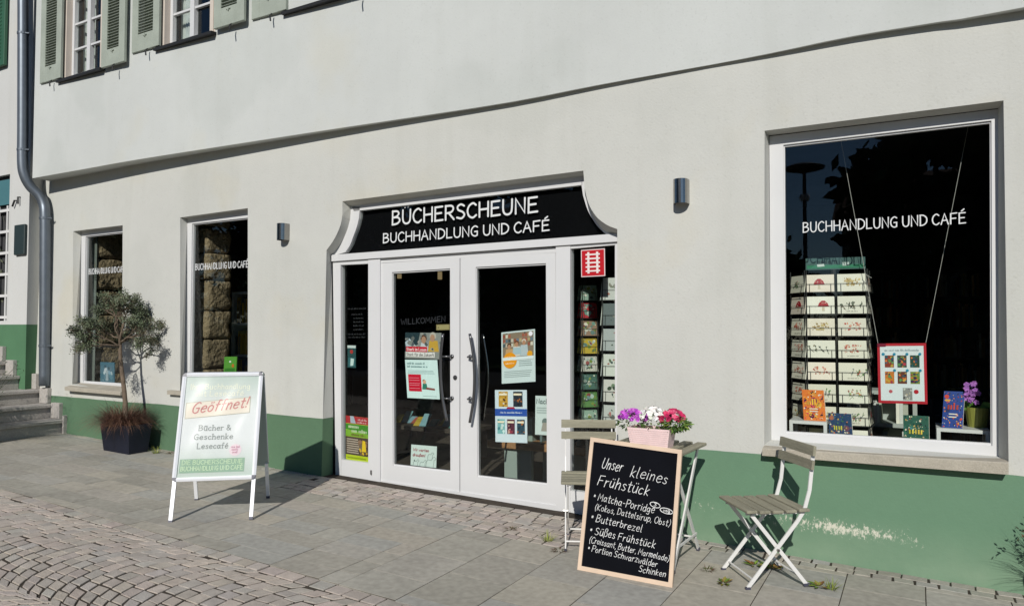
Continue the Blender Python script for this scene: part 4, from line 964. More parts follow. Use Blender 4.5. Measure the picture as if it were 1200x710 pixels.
# ================================================================== flower box with three plants
ztab = gz(TX) + .725
a, b = at(739.5, 520, TY - .06), at(789, 524, TY - .06)
xa, xb = a.x, b.x; yc = TY - .06; bw, bh = .155, .125
FB = MB()
def ringr(x0, x1, y0, y1, z): return [V(x0, y0, z), V(x1, y0, z), V(x1, y1, z), V(x0, y1, z)]
lo_, hi_ = ringr(xa + .02, xb - .02, yc - bw / 2 + .015, yc + bw / 2 - .015, ztab), ringr(xa, xb, yc - bw / 2, yc + bw / 2, ztab + bh)
hi2 = ringr(xa + .008, xb - .008, yc - bw / 2 + .008, yc + bw / 2 - .008, ztab + bh); lo2 = [p + V(0, 0, -.03) for p in hi2]
FB.add(lo_ + hi_ + hi2 + lo2, [(3, 2, 1, 0)] + [(r * 4 + i, r * 4 + (i + 1) % 4, r * 4 + 4 + (i + 1) % 4, r * 4 + 4 + i) for r in range(3) for i in range(4)] + [(12, 13, 14, 15)])
# woven texture: small raised weave on the front and sides
for k in range(9):
    z = ztab + .008 + k * .0128
    for j in range(26):
        t = (j + .5 * (k % 2)) / 26; kz = (z - ztab) / bh; off = .02 * (1 - kz)
        if t > .97: continue
        x = lerp(xa + off, xb - off, t); y = yc - bw / 2 + .015 * (1 - kz)
        FB.obox((x, y - .003, z), ((xb - xa) / 34, 0, 0), (0, .006, 0), (0, 0, .008))
tag(FB.build('flower_box', M['basket'], base=((xa + xb) / 2, yc, ztab)), 'pale pink woven flower box standing on the slatted cafe table', 'flower box')
def flower_plant(name, label, cx, cy, cz, rx, ry, rz, cols, nfl, size, nleaf, lcols, ldir=(0, 0), double=False):
    T = thing(name, label, 'plant', (cx, cy, ztab + bh - .02), 'flowers in the pink box')
    lf = MB()
    for k in range(nleaf):
        d = V(random.gauss(0, 1), random.gauss(0, 1), random.gauss(0, 1)).normalized(); r = random.uniform(.2, 1.0) ** .5
        p = V(cx + ldir[0], cy + ldir[1], cz - .035) + V(d.x * rx * r, d.y * ry * r, d.z * rz * .9 * r)
        p.z = max(p.z, ztab + bh - .03 if abs(p.y - cy) < .05 else ztab + bh - .05)
        u = (d + V(random.gauss(0, .5), random.gauss(0, .5), random.gauss(0, .5) - .2)).normalized(); s_ = u.orthogonal().normalized(); l = random.uniform(.022, .042); w_ = l * .34
        lf.add([p, p + u * l * .5 + s_ * w_ / 2, p + u * l, p + u * l * .5 - s_ * w_ / 2], [(0, 1, 2, 3)], jit(random.choice(lcols), .3))
    lf.build('foliage', M['leaf'], T)
    bl = MB()
    for k in range(nfl):
        q = random.uniform(0, 2 * math.pi); zz = random.uniform(-.15, 1); rr = math.sqrt(max(0, 1 - zz * zz))
        d = V(math.cos(q) * rr, math.sin(q) * rr, zz); p = V(cx + d.x * rx, cy + d.y * ry, cz + d.z * rz)
        n = (d + V(random.gauss(0, .3), random.gauss(0, .3) - .25, random.gauss(0, .3))).normalized(); u = n.orthogonal().normalized(); v_ = n.cross(u)
        c = jit(random.choice(cols), .22); a0 = random.uniform(0, 6)
        for ring in range(2 if double else 1):
            for j in range(5):
                q2 = a0 + ring * .6 + j * 2 * math.pi / 5; e = u * math.cos(q2) + v_ * math.sin(q2); g_ = u * -math.sin(q2) + v_ * math.cos(q2); s_ = size * random.uniform(.75, 1.1) * (1 - .35 * ring); up = n * (.25 + .5 * ring) * s_
                cc = jit(c, .10)
                bl.add([p + n * .002 * ring, p + e * s_ * .6 + g_ * s_ * .42 + up * .5, p + e * s_ + up * .8, p + e * s_ * .6 - g_ * s_ * .42 + up * .5], [(0, 1, 2, 3)], cc)
    bl.build('blossoms', M['petal'], T)
def fpos(px, py): return at(px, py, yc)
LG = [hexc('4f6b2e'), hexc('3c5526'), hexc('6b7f35'), hexc('2e4420')]
p = fpos(742, 489); flower_plant('flowering_plant', 'plant with bright magenta purple blossoms at the left end of the pink box', p.x, p.y, p.z, .10, .075, .055, [hexc('b04bb8'), hexc('c35cc8'), hexc('9a3aa6'), hexc('cf77d2')], 85, .017, 90, LG, (-.01, 0))
p = fpos(765, 488); flower_plant('flowering_plant', 'plant with white blossoms in the middle of the pink box', p.x, p.y, p.z, .085, .08, .065, [hexc('f2f1ec'), hexc('e9e8e2'), hexc('dcdcd2')], 80, .016, 110, LG)
p = fpos(775, 500); 
p = fpos(786, 489); flower_plant('flowering_plant', 'plant with crimson pink blossoms and bushy leaves at the right end of the pink box', p.x, p.y, p.z, .085, .075, .05, [hexc('b8285a'), hexc('c93c66'), hexc('a31f4c'), hexc('d65f7f')], 46, .021, 330, [hexc('5d7a33'), hexc('41602a'), hexc('7d9040'), hexc('2f4a20')], (.045, -.02), True)

# ================================================================== planter with the small clipped tree
pa, pb_ = atg(118, 535), atg(177, 526)
q0, q1, q2 = atg(117, 531), atg(150, 533.5), atg(177, 525.5)
y0 = q1.y; x0, x1 = at(116.5, 531, y0).x, q1.x; dr_ = ray(178, 520); y1 = x1 * dr_.y / dr_.x + CAM.y; zg = gz(q1.x); ph = .31
print('planter', x0, x1, y0, y1)
m = MB(); A1 = ringr(x0 + .03, x1 - .03, y0 + .03, y1 - .03, zg); A2 = ringr(x0, x1, y0, y1, zg + ph); A3 = ringr(x0 + .02, x1 - .02, y0 + .02, y1 - .02, zg + ph); A4 = [q + V(0, 0, -.03) for q in A3]
m.add(A1 + A2 + A3 + A4, [(3, 2, 1, 0)] + [(r * 4 + i, r * 4 + (i + 1) % 4, r * 4 + 4 + (i + 1) % 4, r * 4 + 4 + i) for r in range(3) for i in range(4)], None, 0); m.add(A4, [(0, 1, 2, 3)], None, 1)
PXC, PYC = (x0 + x1) / 2, (y0 + y1) / 2
tag(m.build('planter', [M['planter'], M['joint']], base=(PXC, PYC, zg)), 'dark blue black square planter by the wall holding the small tree and dry grass', 'planter')
def blade_clump(mb, c, n, rad, length, droop, cols, wid=.005, up=.55, zmin=None):
    for k in range(n):
        q = random.uniform(0, 2 * math.pi); r = rad * math.sqrt(random.random()); p = V(c[0] + r * math.cos(q), c[1] + r * math.sin(q), c[2])
        q += random.gauss(0, .5); out = V(math.cos(q), math.sin(q), 0); l = length * random.uniform(.6, 1.15); el = random.uniform(up - .35, up + .5)
        P = [p]; d = out * math.cos(el) + V(0, 0, math.sin(el))
        for s_ in range(4):
            P.append(P[-1] + d * l / 4); d = (d + V(0, 0, -droop) + V(random.gauss(0, .08), random.gauss(0, .08), random.gauss(0, .08))).normalized()
        sd = V(-out.y, out.x, 0) * wid / 2; c_ = jit(random.choice(cols), .25); vs = []
        for i, q_ in enumerate(P):
            kk = 1 - i / 4.2
            if zmin is not None: q_.z = max(q_.z, zmin)
            vs += [q_ + sd * kk, q_ - sd * kk]
        mb.add(vs, [(2 * i, 2 * i + 1, 2 * i + 3, 2 * i + 2) for i in range(4)], c_)
gcx = x0 + (x1 - x0) * .38
m = MB(); blade_clump(m, (gcx, y0 + .13, zg + ph - .02), 2100, .16, .40, .40, [hexc('6b4a3e'), hexc('4a3530'), hexc('7d5d4b'), hexc('3a2c26'), hexc('8a6a58')], .0045, .7)
tag(m.build('ornamental_grass', M['leaf'], base=(gcx, PYC, zg + ph)), 'dry reddish brown grass tuft spilling over the planter below the small tree', 'plant')

def small_tree(base, crown_c, rx, rz):
    T = thing('small_tree', 'small sparse grey green tree with bare thin trunk growing in the dark planter', 'tree', base)
    tr = MB(); b = V(*base); tips = []
    top = V(crown_c[0] + .01, crown_c[1], crown_c[2] - rz * .62)
    tr.tube(smooth([b, b + (top - b) * .4 + V(.012, .0, 0), b + (top - b) * .75 + V(-.008, 0, 0), top], 4), [.027 - .0007 * k for k in range(13)], 8)
    lm = MB(); C_ = V(*crown_c)
    def grow(p, d, l, r, lev):
        P = [p]; dd = d.copy()
        for s_ in range(4):
            dd = (dd + V(random.gauss(0, .20), random.gauss(0, .20), random.gauss(0, .16))).normalized(); P.append(P[-1] + dd * l / 4)
        lm.tube(P, [r * (1 - .11 * k) for k in range(5)], 5 if lev < 2 else 4, cap=False)
        if lev >= 3: tips.append((P[-1], dd)); tips.append((P[2], dd)); return
        nb__ = 3 if lev < 2 else 2
        for k in range(nb__):
            e = dd.orthogonal().normalized(); f_ = dd.cross(e); q = random.uniform(0, 6.28) + k * 2 * math.pi / nb__; sp = random.uniform(.45, .9)
            nd = (dd + (e * math.cos(q) + f_ * math.sin(q)) * sp + V(0, 0, .10)).normalized(); grow(P[-1 - (k % 2)], nd, l * random.uniform(.62, .82), r * .62, lev + 1)
    nst = 8
    for k in range(nst):
        q = 2 * math.pi * k / nst + random.uniform(-.2, .2); el = random.uniform(.2, 1.2) if k % 2 else random.uniform(-.1, .5)
        d = V(math.cos(q) * math.cos(el) * 1.1, math.sin(q) * math.cos(el) * .9, math.sin(el)).normalized(); grow(top + V(0, 0, random.uniform(-.06, .10)), d, rx * .52, .011, 0)
    grow(top, V(.05, 0, 1).normalized(), rx * .62, .014, 0); grow(top + V(0, 0, .1), V(-.3, 0, 1).normalized(), rx * .6, .012, 0)
    lf = MB(); cols = [hexc('566048'), hexc('464f3c'), hexc('646d55'), hexc('3a4233'), hexc('6e765e'), hexc('5c5644')]
    for p, d in tips:
        if p.x > C_.x + rx * .25 and random.random() < .35: continue                  # thin on the right side
        kk = random.uniform(.7, 1.15)
        cl_ = random.choice(cols)
        for j in range(48):
            q_ = p + V(random.gauss(0, 1), random.gauss(0, 1), random.gauss(0, .75)) * .030 * kk
            u = (d * .6 + V(random.gauss(0, .8), random.gauss(0, .8), random.gauss(0, .8))).normalized(); s_ = u.orthogonal().normalized(); l = random.uniform(.016, .034)
            lf.add([q_, q_ + u * l * .5 + s_ * .0045, q_ + u * l, q_ + u * l * .5 - s_ * .0045], [(0, 1, 2, 3)], jit(cl_, .28))
    tr.build('trunk', M['bark'], T, smooth=True); lm.build('limbs', M['bark'], T, smooth=True); lf.build('crown', M['leaf'], T)
tyc = PYC - .02
bt = at(148.5, 492, tyc); ct = at(137, 386, tyc)
small_tree((bt.x, tyc, zg + ph - .03), (ct.x + .05, tyc, ct.z + .09), .38, .42)

def shrub_pot(name, label, x, y, h, pot, cols, n, length, seed):
    random.seed(seed); z = gz(x); m = MB()
    m.lathe((x, y, z), [(.0, 0), (pot * .75, 0), (pot, h), (pot * .92, h), (pot * .9, h - .03), (0, h - .03)], 20); tag(m.build('plant_pot', M['planter'], base=(x, y, z)), label[0], 'plant pot')
    m = MB(); blade_clump(m, (x, y, z + h - .03), n, pot * .7, length, .16, cols, .005, .75)
    for k in range(26):
        q = random.uniform(0, 6.28); d = V(math.cos(q) * .5, math.sin(q) * .5, random.uniform(.5, 1.1)).normalized(); p0 = V(x, y, z + h - .03); P = [p0]
        for s_ in range(5): P.append(P[-1] + d * length * .24); d = (d + V(random.gauss(0, .18), random.gauss(0, .18), random.gauss(0, .12))).normalized()
        m.tube(P, [.004 - .0006 * i for i in range(6)], 4, jit(cols[0], .2))
        for j in range(18):
            q_ = P[random.randint(2, 5)] + V(random.gauss(0, .02), random.gauss(0, .02), random.gauss(0, .02)); u = V(random.gauss(0, 1), random.gauss(0, 1), random.gauss(0, 1)).normalized(); s_ = u.orthogonal().normalized()
            m.add([q_, q_ + u * .014 + s_ * .005, q_ + u * .028, q_ + u * .014 - s_ * .005], [(0, 1, 2, 3)], jit(random.choice(cols), .3))
    tag(m.build(name, M['leaf'], base=(x, y, z + h)), label[1], 'plant')
shrub_pot('spiky_plant', ('dark plant pot at the right edge under the big window', 'wiry dark green plant at the right edge of the green wall'), .765, -.31, .28, .17, [hexc('39452f'), hexc('2c3826'), hexc('4b5238'), hexc('5a4a38')], 420, .30, 3)
shrub_pot('potted_shrub', ('dark plant pot in front of the stone steps', 'bushy dark shrub whose shadow falls on the stone steps'), -9.32, -1.15, .34, .19, [hexc('3d4a33'), hexc('2f3b28'), hexc('4d573c')], 700, .62, 5)
random.seed(21)

# ================================================================== weeds in the joints
WD = [(183, 531, 'G', 1.1, 'yellow green weed tuft at the foot of the dark planter'), (642, 634, 'G', 1.0, 'light green grass tuft in the paving left of the half hidden chair'), (690, 647, 'G', .8, 'green weed at the lower left edge of the chalkboard'), (655, 645, 'D', .8, 'flat dark weed at the foot of the half hidden chair'),
      (598, 620, 'D', .7, 'dry brown weed where paving meets the setts before the doors'), (905, 667, 'L', 1.0, 'broad leaved weed under the lone folding chair'), (884, 663, 'L', .8, 'small leafy weed behind the front foot of the lone chair'), (960, 688, 'L', .85, 'leafy weed right of the hind foot of the lone chair'), (974, 690, 'G', .9, 'rightmost small green weed on the paving'),
      (830, 668, 'D', .7, 'reddish weed between the chalkboard and the lone chair'), (848, 684, 'L', .7, 'tiny leafy weed left of the front foot of the lone chair'), (200, 531, 'D', .8, 'dry tuft at the foot of the green wall beside the planter')]
for px, py, k, s_, lab in WD:
    p = atg(px, py); m = MB()
    if k == 'G': blade_clump(m, p, 34, .03 * s_, .085 * s_, .2, [hexc('8a9440'), hexc('6f7f36'), hexc('9aa050')], .006, .9, p.z + .002)
    elif k == 'D': blade_clump(m, p, 40, .05 * s_, .065 * s_, .3, [hexc('5b4a35'), hexc('4a5a2e'), hexc('6b4030')], .005, .5, p.z + .002)
    else:
        for j in range(16):
            q = random.uniform(0, 6.28); l = random.uniform(.05, .10) * s_; d = V(math.cos(q), math.sin(q), random.uniform(.15, .6)).normalized(); sd = V(-math.sin(q), math.cos(q), 0)
            q0 = p + V(0, 0, .004) + d * .012; c = jit(random.choice([hexc('6e8433'), hexc('57702c'), hexc('86803c'), hexc('7a5a36')]), .2); e = d + V(0, 0, -.35)
            m.add([q0, q0 + d * l * .4 + sd * l * .18, q0 + d * l * .5 + e * l * .4, q0 + d * l * .4 - sd * l * .18], [(0, 1, 2, 3)], c)
    tag(m.build('weed', M['leaf'], base=tuple(p)), lab, 'weed', 'weeds in the paving joints')

# ================================================================== notices on the entrance glass
YG = YD + .048
def paper(tl, tr, br, bl, Y=YG):
    f = pfr(tl, tr, br, bl, Y); m = MB(); return f, m
def scat(m, f, x0, y0, x1, y1, n, cols, r0=.05, r1=.16, h=.0009):    # patches of a printed picture
    for k in range(n):
        a, b = random.uniform(x0, x1), random.uniform(y0, y1); c = random.choice(cols); rr = random.uniform(r0, r1) * f.w
        rr = min(rr, (a - x0) * f.w + .0004, (x1 - a) * f.w + .0004, (b - y0) * f.h + .0004, (y1 - b) * f.h + .0004)
        if rr < .001: continue
        disc(m, f, a, b, rr, jit(hexc(c), .2), h, 9, random.uniform(.5, 1), random.uniform(0, 3))
def lines(m, f, x0, x1, ys, th, col, h=.001):
    for y in ys:
        rect(m, f, x0, y, x1 - random.uniform(0, .12) * (x1 - x0), y + th, col, h)
def fin(m, name, f, label, cat, group=None, matn='print'): return tag(m.build(name, M[matn], base=f.O), label, cat, group)
W_C = hexc('dfe9e6')
def child(m, f, x, y, s, hair, top, skin='d9a98a'):                  # a small printed seated figure
    poly(m, f, [(x - .09 * s, y), (x + .09 * s, y), (x + .07 * s, y + .16 * s), (x - .06 * s, y + .17 * s)], hexc(top)); disc(m, f, x, y + .215 * s, .055 * s * f.w, hexc(skin), .0014); disc(m, f, x - .01, y + .24 * s, .052 * s * f.w, hexc(hair), .0012, 12, .8)
    poly(m, f, [(x + .04 * s, y), (x + .34 * s, y - .02 * s), (x + .34 * s, y + .03 * s), (x + .05 * s, y + .06 * s)], hexc('8a4a40'))
f, m = paper((475, 389.5), (515.5, 389.8), (517, 421), (474.6, 419.5)); sheet(m, f, hexc('9aa09c'))
rect(m, f, 0, 0, 1, 1, hexc('8f918c'), .0004); scat(m, f, 0, .2, 1, 1, 70, ('7a7c78', '9a9a92', '6a706e', 'a8a49a', '585f60'), .02, .06, .0006); poly(m, f, [(0, .25), (0, 1), (.42, 1), (.36, .55)], hexc('263a40')); poly(m, f, [(0, .62), (.12, .78), (.42, .30), (.05, .28)], hexc('b9c6cc'))
disc(m, f, .52, .72, .065 * f.w, hexc('b08a70'), .0015, 12, 1.25); disc(m, f, .52, .78, .085 * f.w, hexc('5b3b2a'), .0010); poly(m, f, [(.40, .30), (.66, .30), (.62, .62), (.46, .62)], hexc('c9ccd0'))
disc(m, f, .76, .80, .065 * f.w, hexc('b58c72'), .0015, 12, 1.25); disc(m, f, .77, .87, .09 * f.w, hexc('b9b2a6'), .0010); poly(m, f, [(.64, .28), (.94, .28), (.90, .70), (.68, .70)], hexc('c8a040'))
rect(m, f, .03, .26, .62, .46, hexc('c8102e'), .0020); rect(m, f, .03, .06, .83, .25, hexc('e6e2de'), .0020)
letters(m, f, 'Stark im Lesen', .05 * f.w, .30 * f.h, .026, .005, hexc('f2d8d8'), x1=.60 * f.w, h=.003); letters(m, f, 'Stark für die Zukunft', .05 * f.w, .10 * f.h, .026, .0045, hexc('6a6460'), x1=.81 * f.w, h=.003)
fin(m, 'poster', f, 'poster with photo of readers and red banner Stark im Lesen, on left door glass', 'poster', 'notices on the entrance glass')
f, m = paper((474.6, 421.2), (516.3, 422.5), (515.4, 467.8), (477.4, 466)); sheet(m, f, hexc('d6ebe8'))
marks(m, f, .06 * f.w, .62 * f.w, .88 * f.h, .019, hexc('3a6a70')); marks(m, f, .06 * f.w, .70 * f.w, .80 * f.h, .019, hexc('3a6a70'))
lines(m, f, .06, .92, (.71, .675, .64), .012, hexc('9fb9b8')); rect(m, f, .07, .18, .47, .62, hexc('cc1030'))
lines(m, f, .10, .44, (.52, .46, .38, .33, .25), .014, hexc('e88a98'), .0022); child(m, f, .57, .24, .9, '2b2420', '2f7d6a'); lines(m, f, .5, .95, (.06,), .012, hexc('9fb0b0'))
fin(m, 'poster', f, 'pale poster with red text box and seated child, lower of two on left door', 'poster', 'notices on the entrance glass')
f, m = paper((482, 520.5), (509.8, 522.5), (511, 551), (481, 548)); sheet(m, f, hexc('cfdcd6'))
letters(m, f, 'Wir warten', .08 * f.w, .74 * f.h, .025, .0048, hexc('9a3540'), x1=.70 * f.w, slant=.15); letters(m, f, 'draußen!', .08 * f.w, .52 * f.h, .025, .0048, hexc('9a3540'), x1=.56 * f.w, slant=.15)
def dog(x, y, s, c):
    P = [(x, y), (x + .02 * s, y + .20 * s), (x + .06 * s, y + .26 * s), (x + .16 * s, y + .25 * s), (x + .20 * s, y + .34 * s), (x + .26 * s, y + .36 * s), (x + .30 * s, y + .30 * s), (x + .24 * s, y + .24 * s), (x + .22 * s, y)]
    ribbon(m, f, [(a * f.w, b * f.h) for a, b in P], .0028, hexc(c), .0012)
dog(.10, .10, .8, '4a5a5a'); dog(.36, .06, .9, '5f7070'); dog(.60, .08, 1.3, '50625f'); dog(.66, .44, .8, '50625f'); disc(m, f, .15, .34, .03 * f.w, hexc('20282a'), .0016, 3, 1.2)
fin(m, 'notice', f, 'small white notice Wir warten draußen with drawn dogs, low on left door', 'notice', 'notices on the entrance glass')
f, m = paper((587.5, 389.5), (622.8, 390), (627.5, 447), (588, 449.5)); sheet(m, f, hexc('d2dedd'))
rect(m, f, .04, .50, .96, .97, hexc('8c7c68'), .0003); scat(m, f, .04, .50, .96, .97, 60, ('6a5a48', 'a08a70', '4a4a48', '9a9088'), .02, .05, .0004)
for j in range(3):
    for k in range(11): rect(m, f, .05 + k * .082, .70 + j * .088, .05 + k * .082 + .068, .765 + j * .088, jit(hexc(random.choice(('b9a17a', '6d7f8c', 'a05a48', 'c9c3b0', '4a5a60'))), .2), .0010)
for (x, y, hr, tp) in ((.24, .56, '4a3020', 'c8a070'), (.46, .60, '6a4228', 'd9d2c8'), (.68, .62, 'cfc6b8', 'b9c4c8')):
    poly(m, f, [(x - .13, .51), (x + .13, .51), (x + .10, y + .10), (x - .10, y + .10)], hexc(tp), .0018); disc(m, f, x, y + .14, .05 * f.w, hexc('b98a6c'), .0026, 12, 1.25); disc(m, f, x, y + .17, .066 * f.w, hexc(hr), .0022, 12, .9)
poly(m, f, [(.34, .55), (.60, .55), (.58, .68), (.36, .68)], hexc('9fb8bd'), .0032); disc(m, f, .85, .54, .08 * f.w, hexc('d99a20'), .0034, 14); rect(m, f, .04, .44, .96, .50, hexc('d2dedd'), .0040)
disc(m, f, .26, .44, .205 * f.w, hexc('dd9214'), .0046, 26)
[marks(m, f, a * f.w, b * f.w, y * f.h, .013, hexc('f3e2c0'), .0062) for a, b, y in ((.12, .40, .49), (.17, .36, .44), (.13, .39, .37))]
lines(m, f, .52, .92, (.40, .36, .32), .012, hexc('8d9b9a')); lines(m, f, .08, .92, (.22, .185, .15, .115), .010, hexc('93a09f')); disc(m, f, .88, .92, .06 * f.w, hexc('e6e4ea'), .0034)
fin(m, 'poster', f, 'poster with library photo and orange circle, top of right door', 'poster', 'notices on the entrance glass')
f, m = paper((580, 456.8), (614.2, 459.2), (618, 519), (580.6, 517.5)); sheet(m, f, hexc('d6e2e8'))
def tiny_book(x0, y0, x1, y1, base, cols):
    rect(m, f, x0, y0, x1, y1, hexc(base)); scat(m, f, x0, y0, x1, y1, 14, cols, .02, .05, .0026)
    rect(m, f, x0 + .02, y1 - (y1 - y0) * .25, x1 - .02, y1 - (y1 - y0) * .12, hexc('e6ddc0'), .0060)
tiny_book(.12, .68, .41, .97, 'c89a3a', ('5a3a2a', 'd8b060', 'cfd0c8')); tiny_book(.58, .68, .87, .97, '28323c', ('6a4a3a', 'b06a3a', '1a2028'))
rect(m, f, .0, .50, 1.0, .64, hexc('1f4fa6')); marks(m, f, .16 * f.w, .86 * f.w, .555 * f.h, .015, hexc('dfe8f4'), .003); poly(m, f, [(.36, .64), (.64, .64), (.60, .675), (.40, .675)], hexc('b02838'))
tiny_book(.07, .16, .31, .44, '7fb8b8', ('cfe0dc', 'e0b060', '4a8a90')); tiny_book(.38, .16, .62, .44, '5a2438', ('a04050', 'd9b0a0', '2a1420')); tiny_book(.69, .16, .93, .44, '24485a', ('c07a3a', '3a7a80', '16202a'))
fin(m, 'poster', f, 'poster of five book covers with blue band, under the orange circle poster', 'poster', 'notices on the entrance glass')
f, m = paper((627.5, 463.5), (645, 463), (645, 510), (627, 509)); sheet(m, f, hexc('cfdad6'))
letters(m, f, 'Nach', .08 * f.w, .80 * f.h, .04, .007, hexc('5a6a68'), x1=.85 * f.w); lines(m, f, .1, .9, (.68, .62, .56), .02, hexc('9aa8a5')); disc(m, f, .66, .34, .03, hexc('6a7a76')); poly(m, f, [(.4, .1), (.95, .1), (.85, .32), (.5, .32)], hexc('a09a90'))
fin(m, 'notice', f, 'white notice half hidden at the right edge of right door glass', 'notice', 'notices on the entrance glass')
f, m = paper((511.2, 380.2), (527.2, 379.8), (527.2, 386.6), (511.2, 387)); sheet(m, f, hexc('8a7d55'), .003); rect(m, f, .06, .12, .94, .88, hexc('a69a6c')); marks(m, f, .16 * f.w, .86 * f.w, .30 * f.h, .026, hexc('4a4026'))
fin(m, 'door_plate', f, 'small brass coloured plate near the handle of left door glass', 'plate')
pane_text(dL, 'WILLKOMMEN', (470, 380.5), (522, 377), .052, YD + .0382, .006, 'letter_dim')
# left sidelight: poster and door stickers
YS = YD + .040
f, m = paper((405.2, 486.5), (431.6, 488), (431.8, 541.6), (405.6, 537.6), YS); sheet(m, f, hexc('b8bf3a'))
rect(m, f, 0, .83, 1, 1, hexc('b02a30')); poly(m, f, [(.22, .84), (.46, .84), (.36, 1), (.20, 1)], hexc('aab4c0'), .0016); marks(m, f, .55 * f.w, .95 * f.w, .91 * f.h, .02, hexc('e8c0c0'), .002); marks(m, f, .5 * f.w, .95 * f.w, .855 * f.h, .016, hexc('e8c0c0'), .002)
rect(m, f, 0, .54, 1, .82, hexc('3f8a20')); poly(m, f, [(0, .54), (1, .54), (1, .62), (0, .70)], hexc('7fb030'), .0016); marks(m, f, .14 * f.w, .62 * f.w, .73 * f.h, .036, hexc('d2e0b8'), .003); marks(m, f, .26 * f.w, .94 * f.w, .635 * f.h, .036, hexc('d2e0b8'), .003); marks(m, f, .25 * f.w, .9 * f.w, .56 * f.h, .026, hexc('6a3a20'), .003)
rect(m, f, 0, .12, 1, .53, hexc('4a3a30')); lines(m, f, .04, .62, (.46, .41, .36, .31, .26, .21, .16), .026, hexc('b9a898'), .002); scat(m, f, .55, .14, .98, .50, 16, ('c9a020', 'b08a18', '8a6a50', '6a5a4a'), .06, .14, .002); poly(m, f, [(.72, .22), (.92, .22), (.88, .46), (.76, .48)], hexc('d8b820'), .004)
rect(m, f, 0, .0, 1, .115, hexc('b9c81e'), .0016); rect(m, f, .06, .04, .9, .07, hexc('8a9a18'), .003)
fin(m, 'poster', f, 'green, brown and yellow event poster at the foot of the narrow left sidelight', 'poster', 'notices on the entrance glass')
f, m = paper((407.3, 404.5), (417, 404.8), (417, 431), (407.3, 430.5), YS); sheet(m, f, hexc('2c4f50')); rect(m, f, .1, .05, .9, .45, hexc('3a6a6e')); poly(m, f, [(.35, .08), (.7, .1), (.8, .4), (.4, .42)], hexc('c8dcd8'), .0016); disc(m, f, .5, .72, .02, hexc('b03a34'), .0016); rect(m, f, .0, .88, 1, 1, hexc('c9d4d0'), .0012)
fin(m, 'door_sticker', f, 'small teal sticker in the middle of the narrow left sidelight', 'sticker')
ho = MB(); f = pfr((407, 358), (431, 358), (431, 402), (407, 402), YS)
for k, (y, a, b) in enumerate(((.95, .05, .95), (.80, .2, .75), (.70, .3, .8), (.60, .3, .8), (.50, .3, .8), (.40, .3, .8), (.28, .05, .9), (.20, .05, .9))): marks(ho, f, a * f.w, b * f.w, (y - .06) * f.h, .016, (.05, .05, .055, 1))
ho.build('opening_hours', M['print'], fixed)
# red sign with white ladder on the right sidelight (outside)
f, m = paper((680.8, 293), (708.6, 291.4), (709.2, 323.4), (681.2, 324.8), YD + .0245); sheet(m, f, hexc('d9c8c8'), .004)
rect(m, f, .035, .035, .965, .965, hexc('b4101e')); 
for (a, b, c, d) in ((.27, .12, .36, .90), (.64, .12, .73, .90)): rect(m, f, a, b, c, d, hexc('e6d9d6'), .002)
for k in range(5): rect(m, f, .20, .18 + k * .15, .80, .235 + k * .15, hexc('e6d9d6'), .0036)
fin(m, 'ladder_sign', f, 'red square sign with white ladder symbol on the right sidelight', 'sign')

# ================================================================== inside: card racks
CARDC = [hexc('e4e0cf'), hexc('e9e5d4'), hexc('ddd8c6'), hexc('e8dccb')]
def card_art(m, f, k):
    kind = k % 6; P = [('a8202a', 'c23a3a'), ('3a4238', '55604a', '7a6a50'), ('b04a40', 'c87a60', 'd0a090'), ('8a9a78', 'b0705a', 'c9a24a'), ('c8b078', 'a88a50'), ('5a7a48', 'b8584a', '88888a')][kind]
    if kind == 0: x_ = random.uniform(.38, .62); poly(m, f, [(x_ - .05, .16), (x_ + .05, .16), (x_ + .035, .5), (x_ - .035, .5)], hexc('cdbfa6'), .0010); poly(m, f, [(x_ - .20, .42), (x_ + .20, .42), (x_ + .15, .62), (x_ + .05, .76), (x_ - .05, .76), (x_ - .15, .62)], hexc(P[0]), .0016); scat(m, f, x_ - .12, .46, x_ + .12, .68, 5, ('e9d9c8',), .012, .02, .0026)
    elif kind in (1, 3, 5):                                           # sprigs: thin stems with small leaves and buds
        for k in range(random.randint(4, 7)):
            x, y = random.uniform(.2, .8), random.uniform(.2, .35); a_ = random.uniform(-.25, .25); st = [(lerp(x, x + a_, t) * f.w + .01 * f.w * math.sin(9 * t + k), lerp(y, y + random.uniform(.3, .45), t) * f.h) for t in (0, .25, .5, .75, 1)]
            ribbon(m, f, st, .0030, jit(hexc(P[0]), .3), .0010)
            for q in st[1:]:
                if random.random() < .8: disc(m, f, q[0] / f.w + random.uniform(-.03, .03), q[1] / f.h, random.uniform(.022, .05) * f.w, jit(hexc(random.choice(P)), .25), .0016, 8, .6, random.uniform(0, 3))
    else:
        scat(m, f, .2, .3, .8, .78, 30, P, .02, .05, .0012)
        if kind == 4: scat(m, f, .35, .3, .65, .75, 16, P, .03, .07, .0020)
    if random.random() < .6: marks(m, f, .3 * f.w, .7 * f.w, .10 * f.h, .07 * f.h, hexc('8a8a80'), .0012)
